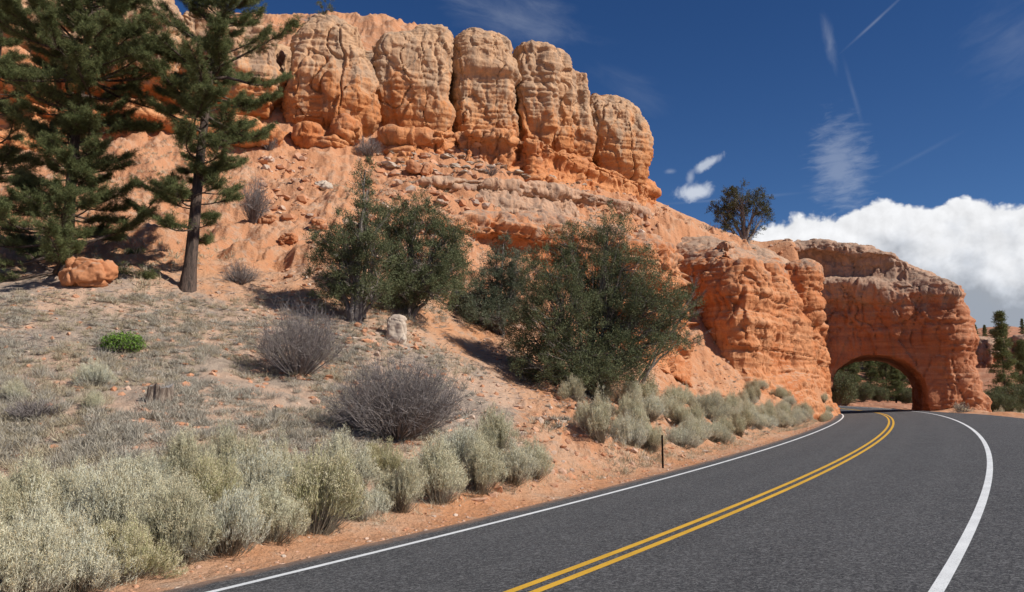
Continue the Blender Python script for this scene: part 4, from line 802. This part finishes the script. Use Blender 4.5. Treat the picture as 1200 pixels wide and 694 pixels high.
# ------------------------------------------------------------------ trees
def pine(base, H_, rmax, lean, label, seed, crown0=.1, nl=95, dbh=.26, prof=None, tsc=1.0, gaps=.0, needles=30):
    r = np.random.default_rng(seed); K = 14; u = np.linspace(0, 1, K)
    tr = np.stack([lean[0] * u + .10 * np.sin(u * 7 + seed), lean[1] * u + .08 * np.cos(u * 5), H_ * u - .35], 1); tr[:, :2] -= tr[0, :2]
    e = ob('pine_tree', None, loc=tuple(base), label=label, cat='tree')
    rad = dbh * (1.0 - u * .93) * (1 + .45 * np.exp(-u * 40)); ob('trunk', mesh_np('trunk', *tubes(tr[None], rad[None], 14), M['pinebark'], True), e)
    hs = crown0 + (1 - crown0) * np.sort(r.random(nl)) ** .95; limbs = []; lr = []; tips = []; tdir = []
    az_ = np.cumsum(r.uniform(1.6, 3.2, nl)); KL = 8; ul = np.linspace(0, 1, KL)
    for h_, a in zip(hs, az_):
        p0 = np.array([np.interp(h_, u, tr[:, i]) for i in range(3)])
        L = rmax * (prof(h_) if prof else (1 - h_) ** .6 * min(1, .55 + h_ * 1.6)) * r.uniform(.45, 1.2)
        if r.random() < gaps: L *= .35
        L = max(L, .25); d = np.array([math.cos(a), math.sin(a), 0]); rise = (.10 + .45 * h_ ** 2) + r.normal() * .20; dr_ = -.22 * (1 - h_)
        c = p0 + d * (L * ul)[:, None]; c[:, 2] += L * (rise * ul + dr_ * ul * (1 - .55 * ul) * 1.2 + .18 * ul ** 3)
        c[:, :2] += (np.array([-d[1], d[0]])[None] * (np.sin(ul * 3.5 + r.uniform(0, 6)) * .12 * L)[:, None]); c[:, 2] += np.sin(ul * 4 + r.uniform(0, 6)) * .05 * L * ul; c[0] = p0
        limbs.append(c); lr.append(max(.012, .05 * L / 3 + .012) * (1.1 - ul))
        nt = int(9 + L * 21)
        for _ in range(nt):
            q = 1 - .62 * r.random() ** 1.5 if L > .8 else r.uniform(.1, 1); f_ = q * (KL - 1); i = min(int(f_), KL - 2); pp = c[i] + (c[i + 1] - c[i]) * (f_ - i)
            side = r.choice([-1, 1]); td = unit(d * r.uniform(.3, 1) + np.array([-d[1], d[0], 0]) * side * r.uniform(.2, 1.0) + np.array([0, 0, r.uniform(-.05, .5)])); tl_ = r.uniform(.25, .75) * (1.15 - .5 * q) * min(1, .4 + L * .4)
            tips.append((pp, td, tl_))
    limbs, lr = np.array(limbs), np.array(lr)
    P0_ = np.array([q[0] for q in tips]); D0 = np.array([q[1] for q in tips]); L0 = np.array([q[2] for q in tips])[:, None]; u3 = np.linspace(0, 1, 4)
    tw = P0_[:, None] + D0[:, None] * (L0[:, None] * u3[:, None]); tw[..., 2] += (L0 * u3 ** 2 * .25)
    a_, b_ = tubes(limbs, lr, 5), tubes(tw, np.full((len(tw), 4), .010) * (1.2 - u3), 3)
    # dead lower stubs
    ns = 14; hs2 = r.uniform(.06, .45, ns); aa = r.uniform(0, 6.28, ns); p0 = np.stack([np.interp(hs2, u, tr[:, i]) for i in range(3)], 1); dd_ = np.stack([np.cos(aa), np.sin(aa), r.uniform(-.3, .1, ns)], 1); u4 = np.linspace(0, 1, 5)
    st_ = p0[:, None] + dd_[:, None] * (r.uniform(.4, 1.4, ns)[:, None, None] * u4[:, None]) + r.normal(size=(ns, 5, 3)) * .03; c_ = tubes(st_, np.full((ns, 5), .016) * (1.1 - u4), 4)
    ob('branches', mesh_np('branches', *merge([a_, b_, c_]), M['pinebark'], True), e)
    # needle tufts: two or three per twig
    cs = np.concatenate([tw[:, -1], tw[:, 2] , (tw[:, 1] + tw[:, 2]) / 2]); ds_ = np.concatenate([D0] * 3); nn = needles
    c = np.repeat(cs, nn, 0) + r.normal(size=(len(cs) * nn, 3)) * .022; d = unit(rdir(len(c), r) * 1.0 + np.repeat(ds_, nn, 0) * .75 + [0, 0, .25])
    ob('crown', mesh_np('crown', *blades(c, d, r.uniform(.11, .21, len(c)) * tsc, .012 * tsc, r), M['pine']), e)
    return e
gA = ground_hit(78, 322); gB = ground_hit(219, 338)
pine(gA, 15.8, 2.9, (.1, .3), 'bushy dark pine with branches down to the ground near the left edge', 3, .02, 240, .25, lambda h: min(1.0, 2.6 * (1.04 - h)) * (.82 + .26 * math.sin(h * 13 + 1)) * (1.15 - .3 * h), .95, .1, 22)
pine(gB, 16.5, 2.9, (1.15, .6), 'tall pine with a bare straight lower trunk beside the bushy pine', 8, .15, 130, .26, lambda h: min(1.0, 2.6 * (1.04 - h)) * (.85 + .28 * math.sin(h * 15 + .5)), .95, .2, 22)
pine(at(-38, 34), 13, 2.7, (.3, 0), 'pine at the far left edge overlapping the bushy pine', 12, .04, 80, .22, None, 1.1, .1, 18)

def crowntree(name, bpx, bpy_, lobes, label, seed, mat='juniper', stems=5, dens=1.0, tr=.16, cl=.30, leafn=190, leafl=.075, leafw=.024, deadt=0, Y=None, bark='junbark', cat='tree', fill=.75, lsz=1.0):
    """lobes: (px, py, rx px, ry px, dY) at the tree's own distance; branches run from the base to every clump"""
    r = np.random.default_rng(seed); g = ground_hit(bpx, bpy_) if Y is None else unproj(bpx, bpy_, Y); Yc = g[1]; k = Yc / F
    e = ob(name, None, loc=tuple(g), label=label, cat=cat); C_ = []; lobe_c = []
    for px, py, rx, ry, dY in lobes:
        c = unproj(px, py, Yc + dY) - g; lobe_c.append(c); vol = rx * rx * ry * k ** 3; nn = max(4, int(vol ** .72 * 50 * dens))
        d = rdir(nn, r); q = (1 - r.random(nn) ** 2.0 * fill)[:, None]; C_.append(np.c_[c + d * q * np.array([rx * k * 1.12, rx * k * .95, ry * k * 1.12]) + r.normal(size=(nn, 3)) * .12, np.full(nn, len(lobe_c) - 1)])
    C_ = np.concatenate(C_); C_ = C_[C_[:, 2] > .1]; li = C_[:, 3].astype(int); C_ = C_[:, :3]; lobe_c = np.array(lobe_c); nL = len(lobe_c)
    K = 9; u = np.linspace(0, 1, K); b0 = r.normal(size=(nL, 3)) * [tr * .6, tr * .6, 0] - [0, 0, .25]; mid = lobe_c * [.35, .35, .5] + r.normal(size=(nL, 3)) * .22
    ST_ = b0[:, None] * (1 - u[:, None]) ** 2 + 2 * mid[:, None] * (u * (1 - u))[:, None] + lobe_c[:, None] * (u ** 2)[:, None] + r.normal(size=(nL, K, 3)) * .05 * np.sin(u * np.pi)[:, None]
    trunk = tubes(ST_, tr * np.linspace(1, .22, K)[None] * r.uniform(.6, 1.1, nL)[:, None], 7)
    ob('trunk', mesh_np('trunk', *trunk, M[bark], True), e)
    n = len(C_); i = r.integers(K // 2, K, n); s0 = ST_[li, i]; K2 = 5; u2 = np.linspace(0, 1, K2); md = (s0 + C_) / 2 + r.normal(size=(n, 3)) * .12 + [0, 0, .0]
    BR = s0[:, None] * (1 - u2[:, None]) ** 2 + 2 * md[:, None] * (u2 * (1 - u2))[:, None] + C_[:, None] * (u2 ** 2)[:, None]
    parts = [tubes(BR, np.full((n, K2), .022 * min(1.6, max(.6, tr / .16))) * (1.15 - u2), 4)]
    if deadt:
        di = r.integers(0, n, deadt); s0 = BR[di, 2]; ed = C_[di] * 1.0 + unit(C_[di] - lobe_c[li[di]] * .8 + [0, 0, .2]) * r.uniform(.3, .9, deadt)[:, None]; D_ = s0[:, None] + (ed - s0)[:, None] * u2[:, None] + r.normal(size=(deadt, K2, 3)) * .05 * u2[:, None]
        parts.append(tubes(D_, np.full((deadt, K2), .014) * (1.15 - u2), 3))
        b1 = np.repeat(D_[:, 3], 4, 0); dd_ = unit(np.repeat(ed - s0, 4, 0)) + rdir(len(b1), r) * .7; parts.append(tubes(b1[:, None] + dd_[:, None] * (r.uniform(.1, .35, len(b1))[:, None, None] * u2[:, None]), np.full((len(b1), K2), .007) * (1.15 - u2), 3))
    ob('branches', mesh_np('branches', *merge(parts), M[bark]), e)
    nn = leafn; csz = cl * r.uniform(.45, 1.4, n) * lsz; ns_ = 9; spd = unit(rdir(n * ns_, r) + np.repeat(unit(C_ - lobe_c[li] * .85), ns_, 0) * .5 + [0, 0, .35]); ks = nn // ns_; nn = ks * ns_
    c = np.repeat(C_, nn, 0); tt = r.random(n * nn) ** .8; sd_ = np.repeat(spd, ks, 0); c = c + sd_ * (np.repeat(csz, nn) * tt * 1.25)[:, None] + r.normal(size=(n * nn, 3)) * (csz.mean() * .16)
    d = unit(sd_ * .9 + rdir(len(c), r) * .6 + [0, 0, .25]); ob('crown', mesh_np('crown', *blades(c, d, r.uniform(.6, 1.3, len(c)) * leafl, leafw, r), M[mat]), e)
    return e
crowntree('juniper_tree', 418, 377, [(430, 225, 12, 20, 0), (424, 258, 24, 22, 0), (404, 285, 34, 22, .3), (395, 318, 26, 18, .2), (440, 300, 22, 24, -.3), (415, 340, 26, 14, .4), (395, 345, 22, 12, .1), (440, 335, 20, 16, -.4), (400, 300, 26, 18, 0), (428, 200, 5, 12, 0)], 'slim juniper with a grey trunk and thin pointed top', 31, dens=1.5, tr=.13, deadt=60)
crowntree('juniper_tree', 478, 372, [(482, 262, 34, 26, .5), (520, 280, 28, 28, .5), (500, 312, 42, 26, 0), (470, 325, 28, 24, .6), (535, 310, 18, 22, 1), (462, 290, 20, 22, .5), (500, 340, 40, 16, -.4), (465, 345, 22, 12, -.5), (455, 262, 16, 16, .3)], 'rounded dense juniper touching the slim juniper', 32, dens=1.55, tr=.14, deadt=20)
crowntree('juniper_tree', 585, 392, [(575, 335, 30, 26, .5), (560, 355, 26, 18, 0), (598, 350, 26, 28, .5), (582, 302, 10, 20, .5), (590, 285, 6, 14, .5), (605, 320, 22, 24, .4), (580, 372, 36, 14, -.3)], 'small juniper squeezed behind the left side of the biggest juniper', 33, 'juniper_grey', dens=1.4, tr=.13, deadt=20)
crowntree('juniper_tree', 690, 464, [(712, 272, 24, 18, 0), (668, 290, 24, 24, 0), (645, 322, 34, 28, -.3), (690, 330, 44, 36, .8), (728, 318, 36, 32, 0), (760, 352, 36, 28, -.5), (722, 372, 48, 34, .4), (655, 372, 44, 32, -.6), (628, 400, 34, 24, .5), (680, 412, 46, 26, -.8), (738, 412, 42, 24, -.4), (786, 366, 26, 18, 0), (640, 430, 40, 14, -.8), (772, 392, 24, 14, .4), (700, 440, 50, 12, -1.0), (622, 360, 18, 22, .3)], 'biggest juniper, many-stemmed and spreading, in front of the orange bluff', 34, dens=1.15, tr=.15, deadt=150, cl=.36)
crowntree('juniper_tree', 745, 455, [(800, 400, 20, 8, 0), (815, 345, 9, 16, 0), (800, 372, 10, 10, 0)], 'half-dead juniper with bare twigs at the right end of the biggest juniper', 35, dens=.6, tr=.10, deadt=90)
crowntree('ridge_tree', 873, 287, [(868, 232, 20, 12, 0), (850, 245, 16, 9, .5), (888, 240, 14, 12, -.5), (845, 258, 12, 7, 0), (893, 256, 9, 8, 0), (868, 248, 18, 8, 1.5), (858, 268, 12, 4, 0), (885, 272, 12, 4, 0)], 'dark flat-topped tree standing alone on the ridge against the sky', 36, 'juniper_dark', dens=.3, tr=.30, Y=88, cl=.5, leafn=120, leafl=.2, leafw=.06, deadt=80)
crowntree('cliff_top_tree', 384, 24, [(383, 10, 9, 8, 0), (377, 14, 6, 4, 0)], 'small tree perched on top of the widest rock column', 37, 'juniper_grey', dens=.5, tr=.09, Y=70, cl=.3, leafn=90, leafl=.14, leafw=.045)
twiggy('dead_shrub', 364, 26, 30, 8, 'bleached dead brush on top of the widest rock column', 60, 41, 'deadwood', 3, Y=69.5, cat='dead shrub')
twiggy('dead_snag', 832, 276, 34, 16, 'low dark dead snag on the ridge left of the ridge tree', 60, 42, 'twig', 3, Y=88, cat='dead shrub')

# far conifers: a few meshes, copied
def conifer(seed, H_=10., rm=2.3, kind='pine', mat='pine'):
    r = np.random.default_rng(seed); e = ob('conifer_tree', None, label='', cat='tree'); u = np.linspace(0, 1, 6)
    ob('trunk', mesh_np('trunk', *tubes((np.stack([u * .2, u * 0, u * H_ - .3], 1))[None], (.17 * (1.05 - u))[None], 6), M['pinebark'], True), e)
    n = 420; h = r.random(n) ** .9 * .9 + .1; a = r.uniform(0, 6.28, n); lay = .75 + .4 * np.sin(h * 40 + a); R_ = rm * (1.03 - h) ** .8 * lay * r.uniform(.5, 1.05, n)
    c = np.stack([R_ * np.cos(a), R_ * np.sin(a), h * H_ - R_ * .12], 1); k = 46; cc = np.repeat(c, k, 0) + r.normal(size=(n * k, 3)) * [.22, .22, .10]
    d = unit(np.repeat(np.stack([np.cos(a), np.sin(a), a * 0 + .15], 1), k, 0) + rdir(n * k, r) * .9)
    ob('crown', mesh_np('crown', *blades(cc, d, r.uniform(.14, .32, n * k), .06, r), M[mat]), e)
    b0 = np.stack([c[:, 0] * 0, c[:, 1] * 0, c[:, 2] - .1 * R_], 1); ob('branches', mesh_np('branches', *tubes(np.stack([b0, (b0 + c) / 2, c], 1), np.full((n, 3), .02), 3), M['pinebark']), e); return e
def roundtree(seed):
    r = np.random.default_rng(seed); e = ob('juniper_tree', None, label='', cat='tree'); n = 230; d = rdir(n, r); c = d * (1 - r.random((n, 1)) ** 2 * .7) * [2.2, 2.2, 2.0] * (1 + .2 * vnoise(d * 2, seed)[:, None]) + [0, 0, 2.3]; c = c[c[:, 2] > .3]; n = len(c)
    b0 = np.zeros((n, 3)); b0[:, 2] = -.2; m_ = c * [.3, .3, .55]; ob('trunk', mesh_np('trunk', *tubes(np.stack([b0, m_, c], 1), np.tile([.06, .04, .015], (n, 1)), 4), M['junbark']), e)
    k = 80; w3 = rdir(n * k, r); cc = np.repeat(c, k, 0) + w3 * (r.random(n * k) ** .5 * .42)[:, None]; ob('crown', mesh_np('crown', *blades(cc, unit(w3 + [0, 0, .5]), r.uniform(.08, .2, n * k), .07, r), M['juniper']), e); return e
srcs = [conifer(51), conifer(52, 12, 2.0), conifer(53, 8, 2.4), roundtree(54), roundtree(55)]; su = [False] * 5
def far_tree(px, Y_, kd, sc_, lab, grp):
    p = at(px, Y_, -.1)
    if not su[kd]: o = srcs[kd]; su[kd] = True; o.location = tuple(p); o.scale = (sc_,) * 3; o['label'] = lab; o['group'] = grp
    else: copy_tree(srcs[kd], tuple(p), float(rng.uniform(0, 6.28)), (sc_, sc_, sc_ * rng.uniform(.9, 1.1)), lab, grp)
GT = 'trees seen through the arch opening'
for k, (px, Y_, kd, s_) in enumerate([(982, 145, 3, 1.5), (977, 160, 0, .9), (992, 150, 3, .9), (1002, 165, 1, 1.0), (1012, 156, 4, .9), (1022, 172, 0, 1.15), (1030, 158, 3, .8), (1040, 168, 1, 1.2), (1050, 160, 2, 1.0), (1058, 172, 0, 1.0), (1066, 158, 4, .8), (1075, 168, 2, 1.1), (1084, 160, 3, 1.0)]):
    far_tree(px, Y_, kd, s_, f'{"dark conifer" if kd < 3 else "bushy juniper"} seen through the arch, {ordn[k]} from the left in the near rank', GT)
for k, (px, Y_, kd, s_) in enumerate([(970, 180, 1, 1.1), (984, 190, 0, 1.1), (996, 186, 2, 1.1), (1008, 196, 1, 1.2), (1026, 200, 0, 1.1), (1036, 190, 2, 1.2), (1048, 196, 0, 1.2), (1062, 200, 1, 1.2), (1074, 190, 0, 1.1), (1090, 196, 3, 1.3), (990, 215, 1, 1.2), (1042, 214, 0, 1.3), (1070, 216, 2, 1.4), (1015, 220, 0, 1.2)]):
    far_tree(px, Y_, kd, s_, f'{"dark conifer" if kd < 3 else "bushy juniper"} on the slope through the arch, {ordn[k]} planted in the far rank', GT)
GR = 'trees on the hill to the right of the arch'
for k, (px, Y_, kd, s_, lab) in enumerate([(1179, 130, 1, 1.35, 'tall green conifer right of the arch foot'), (1163, 118, 3, 1.0, 'dark bush tree hugging the right foot of the arch'), (1192, 115, 4, 1.2, 'round dark juniper at the right frame edge below the conifer'), (1176, 108, 3, .9, 'low juniper in front of the tall green conifer'),
        (1201, 150, 0, 1.3, 'conifer at the right frame edge'), (1139, 222, 1, .7, 'thin dark snag-like conifer highest on the far ridge'), (1149, 226, 2, .45, 'small conifer on the far ridge beside the thin one'), (1160, 228, 2, .45, 'small rounded conifer in the middle of the far ridge'), (1169, 232, 3, .45, 'tiny round juniper on the far ridge'), (1184, 232, 2, .4, 'tiny conifer on the far ridge near the frame edge'), (1205, 236, 0, .5, 'small conifer on the far ridge past the frame edge')]):
    far_tree(px, Y_, kd, s_, lab, GR)
for k, (px, Y_, s_) in enumerate([(1150, 105, .8), (1170, 100, .9), (1185, 98, .9), (1200, 102, .9)]):
    place_brush(px, Y_, 3, s_ * 1.2, f'cream-tipped rabbitbrush right of the arch, {ordn[k]} from the arch foot', 'brush right of the arch')
